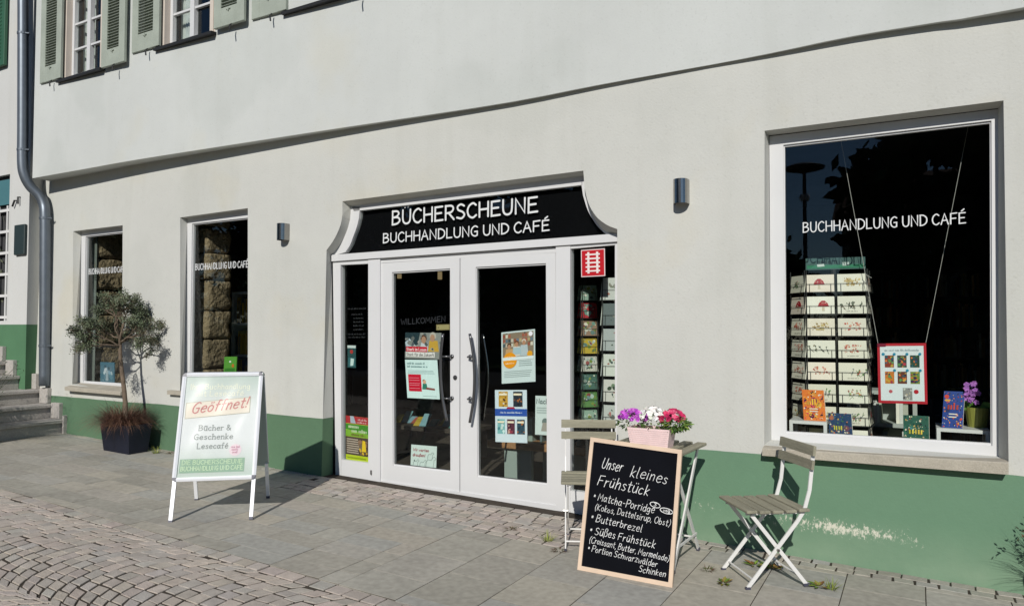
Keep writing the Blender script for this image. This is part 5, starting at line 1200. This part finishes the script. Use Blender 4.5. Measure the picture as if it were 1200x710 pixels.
def spinner(name, label, x, y, z0, rot, cols, rows, cw, chh, gapc, gapr, palette, top=True, art=card_art, tilt=.12, tinted=None, panels=((0, 2), (-90, 2), (90, 2))):
    """four sided revolving rack: each side has cols x rows pockets"""
    T = thing(name, label, 'card rack', (x, y, z0)); n_ = 0
    C0 = cols; hh = rows * (chh + gapr); half = (cols * cw + (cols - 1) * gapc) / 2 + .03; R0 = half; S0 = half - .03
    wr = MB(); c0 = V(x, y, 0); wr.tube([(x, y, 0.0), (x, y, z0 + hh + .1)], .018, 8)
    wr.lathe((x, y, 0), [(0, 0), (.2, 0), (.2, .02), (.03, .05)], 16)
    for ang, cols in panels:                                       # the panels one can see from the street
        q = rot + math.radians(ang); n = V(math.sin(q), -math.cos(q), 0); u = V(math.cos(q), math.sin(q), 0); cols = min(cols, C0) ; side = cols * cw + (cols - 1) * gapc
        n0, u0 = V(math.sin(rot), -math.cos(rot), 0), V(math.cos(rot), math.sin(rot), 0)
        start = c0 + n0 * R0 - u * (side / 2) if ang == 0 else c0 + n0 * R0 - u0 * (S0 + .012) - u * (side + .004) if ang < 0 else c0 + n0 * R0 + u0 * (S0 + .012) + u * .004
        for j in range(rows):
            for i in range(cols):
                O = start + u * (i * (cw + gapc)) + V(0, 0, z0 + j * (chh + gapr)); O = O + n * (.012 * (i % 2)); up = (V(0, 0, 1) - n * tilt).normalized()
                f = Fr(O, u * cw, up * chh, None); f.n = (n + V(0, 0, tilt)).normalized()
                m = MB(); sheet(m, f, jit(tinted[(n_ * 7 + j * 3) % len(tinted)] if tinted else random.choice(CARDC), .06), .006); art(m, f, random.choice((0, 1, 1, 2, 2, 3, 3, 4, 5, 5)) if random.random() > .1 else 0); m.build('card', M['print'], T); n_ += 1
                for a in (.12, .88): wr.tube([f.q(a, -.06, -.008), f.q(a, -.06, .012), f.q(a, .45, .010)], .0018, 4)
                wr.tube([f.q(-.02, .45, .010), f.q(1.02, .45, .010)], .0018, 4); wr.tube([f.q(-.02, -.05, .012), f.q(1.02, -.05, .012)], .002, 4)
        for i in range(cols + 1):
            p = start - n * .012 + u * (i * (cw + gapc) - gapc / 2); wr.tube([(p.x, p.y, z0 - .05), (p.x, p.y, z0 + hh)], .004, 5)
        if top and ang == 0:
            f = Fr(c0 + n * (half - .02) + u * (-side / 2 + .0) + V(0, 0, z0 + hh + .002), u * side, (0, 0, .085), n); m = MB(); sheet(m, f, hexc('3f5f5a'), .004); rect(m, f, .02, .1, .98, .4, hexc('2f7a5a')); marks(m, f, .2 * f.w, .55 * f.w, .5 * f.h, .034, hexc('16302c')); poly(m, f, [(.2, .25), (.32, .28), (.31, .5), (.19, .46)], hexc('c9d4cc'), .002); rect(m, f, .62, .3, .73, .6, hexc('b9c8c0'), .002)
            m.build('header_board', M['print'], T)
    wr.build('rack_wire', M['black_wire'], T)
    return T
ctr = at(979, 408, .62); rot = math.radians(9)
zt_ = at(979, 316, .45).z; zb_ = at(979, 523, .45).z
rows = 8; pitch = (zt_ - zb_) / rows
spinner('card_rack', 'revolving rack of cream greeting cards standing in the big shop window', ctr.x - .01, .66, zb_, rot, 2, rows, .188, pitch * .79, .020, pitch * .21, None, panels=((0, 2), (-60, 1), (78, 1)))
TINT = [hexc(c) for c in ('8fa898', '3f8f8a', 'c4c4ba', '6a726c', 'b02c34', 'a8b0a4', '4a6c60', 'd0cfc4', '947a66', '4f9aa0', '5f8a50', 'b4b8ac', 'b9a23a', 'c9b8ac')]
def art2(m, f, k): scat(m, f, .06, .06, .94, .94, 22, ('6a8a80', 'a8b8b0', '4a5a58', 'c8c8b8', '8a4a48', '7a8a40'), .04, .16, .0012)
ra = at(686, 410, .60); zt2, zb2 = at(686, 330, .5).z, at(686, 500, .5).z; p2 = (zt2 - zb2) / 8
spinner('card_rack', 'narrow revolving rack of mixed colour cards behind the right sidelight', ra.x - .03, .70, zb2, math.radians(40), 1, 8, .135, p2 * .86, .02, p2 * .14, None, False, art2, .16, TINT)
def art3(m, f, k): scat(m, f, .15, .2, .85, .85, 10, ('3a4a3a', '6a7a60', '4a5a58', '8a8a80', 'a06a60'), .03, .12, .0012)
rb = at(713, 410, .42); zt3, zb3 = at(713, 322, .38).z, at(713, 500, .38).z; p3 = (zt3 - zb3) / 6
spinner('card_rack', 'pale rack of larger cards close behind the right edge of the right sidelight', rb.x + .16, .60, zb3, math.radians(4), 2, 6, .19, p3 * .88, .02, p3 * .12, None, False, art3, .10, [hexc('c4c8c2'), hexc('a8b0ac'), hexc('d2d2c8'), hexc('6a7674'), hexc('ccd0c6')])

# display window platform
YW = D3 + .05
zpl = at(1040, 520, .3).z - .03
m = MB(); m.box(w3i[0].x - .02, w3i[1].x + .02, .17, .95, zpl - .05, zpl); m.box(w3i[0].x, w3i[1].x, .93, .95, -.02, zpl - .05)
M['ledge'] = mat('display_ledge', (.10, .10, .10), .7); tag(m.build('display_platform', M['ledge'], base=(0, .5, zpl)), 'dark low platform under the books inside the big window', 'platform')
def stand(px0, py0, px1, py1, Y, dep, label):
    a, b = at(px0, py0, Y), at(px1, py1, Y); zt = (a.z + b.z) / 2; t = .022; m = MB()
    m.box(a.x, b.x, Y, Y + dep, zt - t, zt)
    for x in (a.x, b.x - t):
        for y_ in (Y, Y + dep - t): m.box(x, x + t, y_, y_ + t, zpl, zt - t)
    tag(m.build('display_stand', M['metal_white'], base=((a.x + b.x) / 2, Y + dep / 2, zpl)), label, 'stand', 'small white display stands')
    return zt
zs1 = stand(925, 492, 969, 494.5, .22, .26, 'small white stand carrying the orange book in the big window')
zs2 = stand(1097.5, 500.5, 1160, 505.5, .24, .30, 'small white stand carrying the blue book and orchid in the big window')
def book(px, Y, lean, base, cols, label, title, tcol, zb=None, th=.03):
    tl, tr, br, bl = px; a, b, c = at(*bl, Y), at(*br, Y), at(*tl, Y)
    if zb is not None: d = zb - a.z; a.z = zb; b.z = zb
    u = b - a; u.z = 0; hh = (c.z - a.z) / math.cos(lean); v = V((c.x - a.x) * .6, math.sin(lean) * hh, c.z - a.z)
    f = Fr(a, u, v); 
    if f.n.y > 0: f.n = -f.n
    m = MB(); m.obox(f.O - f.n * th, f.u * f.w, f.v * f.h, f.n * th, hexc(base)); m.obox(f.O + f.u * .002 + f.v * .003 - f.n * (th - .004), f.u * (f.w), f.v * (f.h - .006), f.n * (th - .008), hexc('d9d2c0'))
    rect(m, f, 0, 0, 1, 1, hexc(base), .0008); scat(m, f, .02, .02, .98, .98, 26, cols, .06, .15, .0010); scat(m, f, .02, .02, .98, .98, 110, cols + ('2a2430', 'e8dcc0'), .015, .05, .0024)
    marks(m, f, .22 * f.w, .80 * f.w, .50 * f.h, .045, hexc(tcol), .006); lines(m, f, .30, .72, (.36, .28), .03, hexc('e8e0d0'), .006)
    return tag(m.build('book', M['gloss'], base=f.O), label, 'book', 'books shown in the big window')
book(((935.8, 457), (963.5, 457.5), (968, 491.5), (942, 491)), .27, .30, 'e07a30', ('e8983a', 'd9622a', 'c8405a', '4a2a3a', 'e8b040', '8a3050'), 'orange patterned picture book leaning on the left white stand', 'LESEN', 'e8b23a', zs1)
book(((967.5, 484.5), (995, 485.5), (1000, 514.5), (972.5, 512)), .195, .28, '27405f', ('1f3550', '3a5a7a', 'c8a050', '7a4a5a', '46704a', 'b06a4a'), 'dark blue picture book standing low before the card rack', 'BUCH', 'b9b23a', zpl)
book(((1058.5, 487), (1088.5, 488), (1089, 519), (1058.8, 517.5)), .20, .22, '2f5a4a', ('3a6a55', 'c8a05a', 'b8584a', '4a8aa0', 'd9c8a0', '24483c'), 'green picture book standing low in the middle of the big window', 'GARTEN', 'd8c04a', zpl)
book(((1109.5, 459), (1131.5, 460.5), (1128, 503.5), (1103.5, 500.5)), .28, .25, '1f3f8a', ('c8402a', 'e0802a', '1f2f6a', '2a1a1a', 'd9a03a', '3a5ab0'), 'blue book with orange red cover on the right white stand', 'FLUG', 'b8402a', zs2)
def flat_book(px0, py0, px1, Y, dep, z, t, c, label):
    a, b = at(px0, py0, Y), at(px1, py0, Y); m = MB(); m.obox((a.x, Y, z), (b.x - a.x, .01, 0), (-.01, dep, 0), (0, 0, t), hexc(c)); m.obox((a.x + .003, Y - .001, z + .003), (b.x - a.x - .006, .01, 0), (0, dep * .9, 0), (0, 0, t - .006), hexc('d8d0bc'))
    tag(m.build('book', M['gloss'], base=((a.x + b.x) / 2, Y, z)), label, 'book', 'books lying flat in the big window')
flat_book(952, 511, 967, .22, .18, zpl, .018, 'b9b23a', 'yellow book lying flat under the left white stand')
for k, (c, lab) in enumerate((('4a6a9a', 'blue book at the bottom of the flat pile right of the card rack'), ('c8a890', 'beige book in the middle of the flat pile right of the card rack'), ('8a8f86', 'grey book on top of the flat pile right of the card rack'))):
    flat_book(1008 + 2 * k, 515, 1052 - 2 * k, .22, .2, zpl + k * .018, .017, c, lab)
flat_book(1092, 518, 1123, .20, .2, zpl, .022, 'b09a7a', 'beige book lying flat before the right white stand')
# hanging poster with red frame on two cords
YH = .40
f, m = paper((1028, 402.5), (1085, 401.5), (1087, 473.5), (1029.5, 472), YH); sheet(m, f, hexc('b8202e'), .006); rect(m, f, .055, .045, .945, .955, hexc('dfe6e6')); rect(m, f, 0, .945, .18, 1, hexc('7a1030'), .002)
marks(m, f, .15 * f.w, .86 * f.w, .87 * f.h, .014, hexc('7a8a90'), .0022)
for j in range(2):
    for i in range(3):
        x, y = .15 + i * .26, .60 - j * .27
        rect(m, f, x, y, x + .19, y + .20, hexc(('8a3a2a', '3a4a40', '2a4a3a', 'c87a2a', '6a3a2a', '7a8a30')[j * 3 + i]), .0022); scat(m, f, x, y, x + .19, y + .20, 18, ('e0783a', '3a2a4a', 'c8a040', '5a8a50', 'b03a4a', '2a5a6a'), .02, .04, .0032)
        disc(m, f, x + .20, y + .22, .032 * f.w, hexc('2a8aa8'), .0048, 14)
disc(m, f, .12, .82, .035 * f.w, hexc('2a8aa8'), .0030, 14); rect(m, f, .51, .06, .70, .26, hexc('8f8f8a'), .0022); scat(m, f, .51, .06, .70, .26, 20, ('d0d0c8', '4a4a4a', 'b0a890'), .015, .03, .0030)
disc(m, f, .78, .20, .05 * f.w, hexc('b8202e'), .0024, 12); disc(m, f, .26, .20, .04 * f.w, hexc('c05a60'), .0024, 10)
HP = tag(m.build('hanging_poster', M['print'], base=f.O), 'red framed poster of six book covers hanging on two cords in the big window', 'poster')
cd_ = MB()
for (p0, p1) in (((1001, 250), (1028.8, 402)), ((1117, 238), (1085, 401.5))):
    a, b = at(*p0, YH - .003), at(*p1, YH - .003); cd_.tube([V(a.x + (a.x - b.x) * .6, a.y, a.z + (a.z - b.z) * .6), a, b], .0018, 5)
kn = at(1013, 320, YH - .004); cd_.tube([kn, kn + V(.02, -.005, -.02), kn + V(.045, 0, -.035)], .002, 4)
cd_.build('cord', mat('white_cord', (.45, .43, .40), .9), HP)
# orchid
YO = .34
p = at(1147, 505, YO); oz = zs2; T = thing('orchid', 'purple flowering orchid in a yellow green pot at the right end of the big window', 'plant', (p.x, YO + .04, oz))
m = MB(); M['pot_y'] = mat('olive_pot', (.30, .30, .06), .45); m.lathe((p.x, YO + .08, oz), [(0, 0), (.055, 0), (.075, .13), (.068, .13), (.065, .1), (0, .1)], 20); m.build('pot', M['pot_y'], T, smooth=False)
m = MB(); tp = at(1141, 452, YO); m.tube(smooth([V(p.x, YO + .08, oz + .1), V(p.x - .04, YO + .06, oz + .2), V(p.x - .05, YO + .03, tp.z - .03), tp], 4), .004, 5, hexc('5a7a3a')); 
for (dx, dz, l) in ((-.12, .12, 1), (-.06, .17, 1), (.10, .10, .8), (-.13, .05, .8)):
    A0 = V(p.x, YO + .07, oz + .1); E0 = A0 + V(dx, -.05, dz * .6); pr = V(dz, 0, -dx).normalized() * .028
    m.add([A0, A0 * .5 + E0 * .5 + pr + V(0, 0, .02), E0, A0 * .5 + E0 * .5 - pr + V(0, 0, .02)], [(0, 1, 2, 3)], jit(hexc('5f8a3a'), .2))
m.build('leaves', M['leaf'], T)
m = MB()
for k in range(26):
    c_ = at(random.uniform(1130, 1147), random.uniform(449, 471), YO) + V(0, random.uniform(-.03, .03), 0); a0 = random.uniform(0, 6); n = V(random.gauss(0, .4), -1, random.gauss(0, .4)).normalized(); u = n.orthogonal().normalized(); v_ = n.cross(u)
    for j in range(5):
        q = a0 + j * 1.2566; e = u * math.cos(q) + v_ * math.sin(q); g_ = u * -math.sin(q) + v_ * math.cos(q); m.add([c_, c_ + e * .012 + g_ * .008, c_ + e * .02 + n * .004, c_ + e * .012 - g_ * .008], [(0, 1, 2, 3)], jit(hexc('b070c0'), .2))
m.build('blossoms', M['petal'], T)
# low white shelf with files behind the hanging poster, shelves along the back wall
def shelf(name, x0, x1, y0, y1, z0, z1, nsh, matn, label, fill=True, bc=('7a5a3a', '4a5a6a', 'a08a5a', '5a3030', '8a8a80', '30404a'), front=True, nb=18):
    T = thing(name, label, 'shelf', ((x0 + x1) / 2, (y0 + y1) / 2, z0)); m = MB(); t = .03
    m.box(x0, x0 + t, y0, y1, z0, z1); m.box(x1 - t, x1, y0, y1, z0, z1); m.box(x0 + t, x1 - t, y1 - .015, y1, z0, z1)
    for k in range(nsh + 1): zz = lerp(z0, z1 - t, k / nsh); m.box(x0 + t, x1 - t, y0 + .004, y1 - .015, zz, zz + t)
    m.build('carcass', M[matn], T)
    if fill:
        b = MB()
        for k in range(nsh):
            zz = lerp(z0, z1 - t, k / nsh) + t; hmax = (z1 - z0) / nsh - t - .03; x = x0 + t + .01
            while x < x1 - t - .05:
                if random.random() < .12: x += random.uniform(.03, .12); continue
                w_ = random.uniform(.012, .035); b.box(x, x + w_, y0 + .02 + random.uniform(0, .03), y1 - .03, zz, zz + hmax * random.uniform(.65, .98), jit(hexc(random.choice(bc)), .3)); x += w_ + .001
        b.build('book_row', M['print'], T)
    return T
M['shelf_w'] = mat('white_shelf', (.42, .45, .42), .6); M['shelf_d'] = mat('dark_shelf', (.045, .05, .05), .6)
a, b = at(1008, 455, 1.15), at(1075, 488, 1.15)
shelf('low_shelf', a.x - .1, b.x, 1.15, 1.45, 0.0, at(1015, 457, 1.15).z, 4, 'shelf_w', 'low white shelf behind the hanging poster inside the shop', True, ('b9b9ae', 'a8aca4', 'cfcfc4'))
for k, (xa, xb) in enumerate(((-1.2, .0), (.05, 1.3), (-2.5, -1.3))): shelf('bookshelf', xa, xb, 5.4, 5.7, 0, 2.3, 6, 'shelf_d', ('dark bookshelf on the back wall left of the hanging cords', 'dark bookshelf on the back wall at the right end of the big window', 'dark bookshelf on the back wall behind the card racks')[k])
a, b = at(272, 342, .95), at(318, 425, .95); zsh = at(280, 342, .95).z
T = shelf('white_shelf', a.x, b.x, .95, 1.25, 0, zsh, 5, 'shelf_w', 'white bookshelf with yellow spines behind the slim window next to the wall lamp', True, ('c8a02a', '3a4a5a', '8a7a5a', 'b08a2a', '50606a'))
gp = at(283, 332, 1.0); m = MB()
for k in range(60):
    p = V(gp.x, 1.08, zsh + .02) + V(random.gauss(0, .06), random.gauss(0, .05), abs(random.gauss(0, .10))); u = V(random.gauss(0, 1), random.gauss(0, 1), random.gauss(0, 1)).normalized(); s_ = u.orthogonal().normalized(); m.add([p, p + u * .03 + s_ * .012, p + u * .06, p + u * .03 - s_ * .012], [(0, 1, 2, 3)], jit(hexc('2f4a38'), .3))
tag(m.build('house_plant', M['leaf'], base=(gp.x, 1.08, zsh)), 'small dark house plant standing on the white bookshelf', 'plant')
# rough stone pillars behind the slim windows
def pillar(px0, px1, XF, label, nblk, z1=3.28):              # its right flank catches the sun
    def yat(px): d = ray(px, 400); return CAM.y + d.y * XF / d.x
    Ya, Yb = max(.19, yat(px0)), yat(px1); a, b = V(XF - .5, Ya, 0), V(XF, Yb, 0); print('pillar', XF, Ya, Yb)
    T = thing('stone_pillar', label, 'pillar', ((a.x + b.x) / 2, (Ya + Yb) / 2, 0)); z = 0.0
    zt = [random.uniform(.24, .44) for _ in range(nblk)]
    while z < z1:
        h = random.uniform(.24, .42); h = min(h, z1 - z + .001); bm = bmesh.new(); bmesh.ops.create_cube(bm, size=1)
        bmesh.ops.subdivide_edges(bm, edges=bm.edges[:], cuts=7, use_grid_fill=True)
        w_ = (b.x - a.x); ox = random.uniform(-.02, .02); k_ = random.uniform(.92, 1.04); sd = random.uniform(0, 50)
        from mathutils import noise
        for v in bm.verts:
            c = v.co.copy(); r = Vector((abs(c.x) * 2, abs(c.y) * 2, abs(c.z) * 2)); l = (r.x ** 10 + r.y ** 10 + r.z ** 10) ** .1 or 1
            c = c / max(l, .2) * .5 / .5 if False else c
            n = noise.noise(Vector((c.x * 3 + sd, c.y * 3, c.z * 3))) * .05 + noise.noise(Vector((c.x * 9 + sd, c.y * 9, c.z * 9))) * .03
            e = max(0, max(r) - .0); cor = sum(1 for q in r if q > .95)
            s_ = 1 - (.05 if cor == 2 else .09 if cor == 3 else 0) + n * 1.6
            v.co = Vector(((a.x + b.x) / 2 + ox + c.x * w_ * k_ * s_, (Ya + Yb) / 2 + c.y * (Yb - Ya) * s_, z + h / 2 + c.z * (h - .012) * (1 + n * .3 - (.02 if cor > 1 else 0))))
        m = MB(); bm.verts.index_update(); m.add([v.co.copy() for v in bm.verts], [tuple(v.index for v in f.verts) for f in bm.faces]); bm.free(); m.build('stone_block', M['rubble'], T, smooth=True); z += h
    m = MB(); m.box(a.x + .04, b.x - .05, Ya + .05, Yb - .05, 0, z1); m.build('core', M['joint'], T)
pillar(243, 271, g2[0].x + .03, 'rough brown stone pillar seen through the slim window beside the wall lamp', 8)
pillar(112, 148, g1[0].x + .03, 'rough grey brown stone pillar seen through the leftmost shop window', 8)
# small signs in the slim windows
f, m = paper((117.5, 424), (134, 424), (134, 449), (117.5, 448), D2 + .05); sheet(m, f, hexc('4a6f80'), .01); scat(m, f, .1, .1, .9, .9, 18, ('7a98a8', '35525f', 'b0bcc0', '5a7a88'), .06, .15); poly(m, f, [(.4, .1), (.6, .1), (.58, .6), (.42, .6)], hexc('9aa8b0'), .003)
fin(m, 'window_card', f, 'blue picture card standing on the sill of the leftmost window', 'card')
f, m = paper((263, 418), (278, 419.5), (276.5, 436), (262, 436), D2 + .06); sheet(m, f, hexc('5a9a3a'), .01); disc(m, f, .5, .68, .018, hexc('e4e8dc'), .0016, 14, .6); disc(m, f, .74, .42, .020, hexc('c8702a'), .0016, 12); rect(m, f, .1, .05, .9, .25, hexc('3a7a2a'))
fin(m, 'window_card', f, 'green card with white oval standing in the slim window above the pavement sign', 'card')
c_ = MB(); a = at(106, 360, D2 + .12); n = 12; zt = w1o[0].z + .05
for k in range(n): c_.quad(V(a.x - .12 + k * .02, D2 + .12 + .02 * (k % 2), .7), V(a.x - .10 + k * .02, D2 + .12 + .02 * ((k + 1) % 2), .7), V(a.x - .10 + k * .02, D2 + .12 + .02 * ((k + 1) % 2), zt), V(a.x - .12 + k * .02, D2 + .12 + .02 * (k % 2), zt))
M['dim_curtain'] = mat('grey_curtain', (.16, .18, .16), .95); tag(c_.build('curtain', M['dim_curtain'], base=(a.x, D2 + .12, .7)), 'narrow grey curtain at the left edge of the leftmost shop window', 'curtain')
# counter and books behind the right door
a, b = at(556, 520, .95), at(668, 520, .95); ztb = at(600, 517, .95).z
T = thing('sales_counter', 'counter with beech top and pale grey front seen through the right door', 'counter', ((a.x + b.x) / 2, 1.2, 0))
m = MB(); m.bbox(a.x + .15, b.x + .6, .95, 1.6, ztb - .075, ztb, .006); m.build('counter_top', M['wood'], T)
m = MB(); m.box(a.x + .32, a.x + .62, 1.0, 1.05, 0, ztb - .075); m.box(a.x + .62, b.x + .5, 1.25, 1.3, 0, ztb - .075); m.build('front_panel', M['grey_panel'], T)
for k in range(7):
    x = a.x + .3 + k * .13; h = random.uniform(.14, .25); m = MB(); m.box(x, x + random.uniform(.02, .05), 1.05, 1.25, ztb, ztb + h, jit(hexc(random.choice(('c8ccc4', '8a9a94', 'b0a890', '6a7a76', '3a4a4a'))), .2))
    tag(m.build('book', M['print'], base=(x, 1.1, ztb)), 'upright book on the counter behind the right door', 'book', 'upright books on the counter')
# table with leaflets deep behind the left door
a = at(470, 500, 1.6); m = MB(); zt = at(490, 500, 1.6).z; m.bbox(a.x - .3, a.x + .9, 1.6, 2.2, zt - .05, zt, .004)
for x in (a.x - .25, a.x + .8): m.box(x, x + .06, 1.65, 2.15, 0, zt - .05)
M['dk_wood'] = mat('dark_wood', (.05, .04, .03), .6); tag(m.build('leaflet_table', M['dk_wood'], base=(a.x, 1.9, 0)), 'dark table behind the left door glass', 'table')
for k in range(14):
    x = a.x - .25 + k * .08; y = random.uniform(1.62, 1.9); m = MB(); m.obox((x, y, zt + .001), (.09, .02, 0), (-.02, .14, random.uniform(.05, .13)), (0, -.004, .004), jit(hexc(random.choice(('c8c0a8', '7aa0a8', 'b8a040', '5a8a8a', 'a05a4a'))), .2)); tag(m.build('leaflet', M['print'], base=(x, y, zt)), 'small leaflet on the dark table behind the left door glass', 'leaflet', 'leaflets on the dark table')
# two hanging lamps glowing inside above the left door
M['lampglow'] = bpy.data.materials.new('lamp_glow'); M['lampglow'].use_nodes = True; e_ = M['lampglow'].node_tree.nodes['Principled BSDF']; e_.inputs['Emission Color'].default_value = (1, .72, .35, 1); e_.inputs['Emission Strength'].default_value = .22
for (px, py, lab) in ((468, 322, 'left of two small warm ceiling lamps behind the left door'), (515.5, 323, 'right of two small warm ceiling lamps behind the left door')):
    p = at(px, py, 2.6); T = thing('ceiling_lamp', lab, 'lamp', tuple(p), 'ceiling lamps inside'); m = MB(); m.tube([p + V(0, 0, -.05), p + V(0, 0, .05)], .03, 12); m.build('lamp_shade', M['lampglow'], T); m = MB(); m.tube([p + V(0, 0, .07), V(p.x, p.y, 3.29)], .006, 5); m.build('cable', M['black_wire'], T)

# ================================================================== across the street: only mirrored in the glass
def street_tree(x, y, h, r, cols, label, name='broadleaf_tree', n=4200, zlow=1.2):
    T = thing(name, label, 'tree', (x, y, gz(x) + .1), 'trees across the street'); m = MB(); z = gz(x) + .1
    m.tube([(x, y, z), (x + .1, y, z + h * .4), (x, y, z + h * .85)], [.22, .15, .04], 8)
    for k in range(9):
        q = random.uniform(0, 6.28); zz = z + h * random.uniform(.3, .8); m.tube([(x, y, zz), (x + math.cos(q) * r * .8, y + math.sin(q) * r * .8, zz + h * .12)], [.08, .02], 5)
    m.build('trunk', M['bark'], T); m = MB(); cl = []
    for k in range(60):
        d = V(random.gauss(0, 1), random.gauss(0, 1), random.gauss(0, 1)).normalized() * random.uniform(.45, 1) ** .6; zz = z + zlow + (h - zlow) * (.5 + .5 * d.z); taper = 1 - .45 * max(0, d.z); cl.append((V(x + d.x * r * taper, y + d.y * r * taper, zz), random.choice(cols)))
    for k in range(n):
        c, co = random.choice(cl); p = c + V(random.gauss(0, .42), random.gauss(0, .42), random.gauss(0, .36)); u = V(random.gauss(0, 1), random.gauss(0, 1), random.gauss(0, 1)).normalized(); s_ = u.orthogonal().normalized(); l = random.uniform(.4, .8); m.add([p, p + u * l * .5 + s_ * l * .32, p + u * l, p + u * l * .5 - s_ * l * .32], [(0, 1, 2, 3)], jit(hexc(co), .3))
    m.build('crown', M['leaf'], T)
GC = ['26381e', '2f4426', '1e2e18', '354a28']
for k, (x, y, h, r) in enumerate(((5.0, -25, 11.4, 3.6), (.7, -26, 11.2, 3.1), (-6.6, -27, 4.6, 2.4), (-11.5, -26, 10.8, 3.8), (-17.5, -25.5, 11.3, 4.0), (-24, -26, 11.0, 4.0), (-31, -25, 11.4, 4.2), (-39, -26, 11.2, 4.4), (-48, -25, 11.5, 4.6), (-58, -26, 11, 4.8), (8.5, -27, 10.5, 3.4))):
    street_tree(x, y, h, r, GC, ('dark leafy tree across the street mirrored in the big window' if x > -8 else 'dark leafy tree across the street mirrored in the doors and slim windows'))
hd = MB()
random.seed(5)
for k in range(5200):
    x = random.uniform(-62, 12); p = V(x, -23.5 + random.gauss(0, .35), gz(x) + .1 + random.uniform(0, 2.6)); u = V(random.gauss(0, 1), random.gauss(0, 1), random.gauss(0, 1)).normalized(); s_ = u.orthogonal().normalized(); l = random.uniform(.3, .5); hd.add([p, p + u * l * .5 + s_ * l * .3, p + u * l, p + u * l * .5 - s_ * l * .3], [(0, 1, 2, 3)], jit(hexc(random.choice(GC)), .3))
tag(hd.build('hedge', M['leaf'], base=(-20, -23.5, .5)), 'long dark hedge across the street below the trees', 'hedge')
def far_house(x0, x1, y0, y1, h, label):
    T = thing('house', label, 'house', ((x0 + x1) / 2, y1, gz(x0))); z = gz(x0) - 1; m = MB(); m.box(x0, x1, y0, y1, z, h); m.build('wall', mat('far_wall', (.42, .36, .24), .9), T)
    m = MB(); m.prism([V(x0 - .4, y0 - .4, h), V(x0 - .4, y1 + .4, h), V(x0 - .4, (y0 + y1) / 2, h + 3)], (x1 - x0 + .8, 0, 0)); m.build('roof', M['tile'], T)
    for j in range(2):
        k = 0; x = x0 + 1.2
        while x < x1 - 1.5:
            m = MB(); m.box(x, x + 1.1, y1, y1 + .05, z + 1.9 + j * 2.9, z + 3.4 + j * 2.9); w_ = m.build('window', M['white'], T); m = MB(); m.box(x + .08, x + 1.02, y1 + .05, y1 + .06, z + 1.98 + j * 2.9, z + 3.32 + j * 2.9); m.build('pane', M['dark_seal'], w_); x += 2.6
far_house(-3.2, 9, -44, -34, 7.0, 'ochre house behind the trees mirrored faintly in the big window')
far_house(-40, -14, -46, -36, 7.5, 'long ochre house behind the trees mirrored in the doors')
# street lamp mirrored at the left of the big window
q = at(942, 197, D3); YL = -15.0; t = (q.y - YL) / 5.31; LX = q.x + (q.x - CAM.x) * t; LZ = q.z + (q.z - CAM.z) * t
T = thing('street_lamp', 'dark street lamp with a flat disc head across the street, mirrored in the big window', 'street lamp', (LX, YL, gz(LX)))
m = MB(); m.tube([(LX, YL, gz(LX)), (LX, YL, LZ)], [.07, .045], 10); m.build('pole', M['iron'], T)
m = MB(); m.lathe((LX, YL, LZ - .12), [(0, 0), (.12, .0), (.50, .10), (.52, .14), (.30, .22), (0, .26)], 24); m.build('lamp_head', M['iron'], T)
m = MB(); m.lathe((LX, YL, LZ - .9), [(.0, 0), (.10, .02), (.14, .12), (.10, .2), (0, .22)], 14); m.build('collar', M['metal_white'], T)
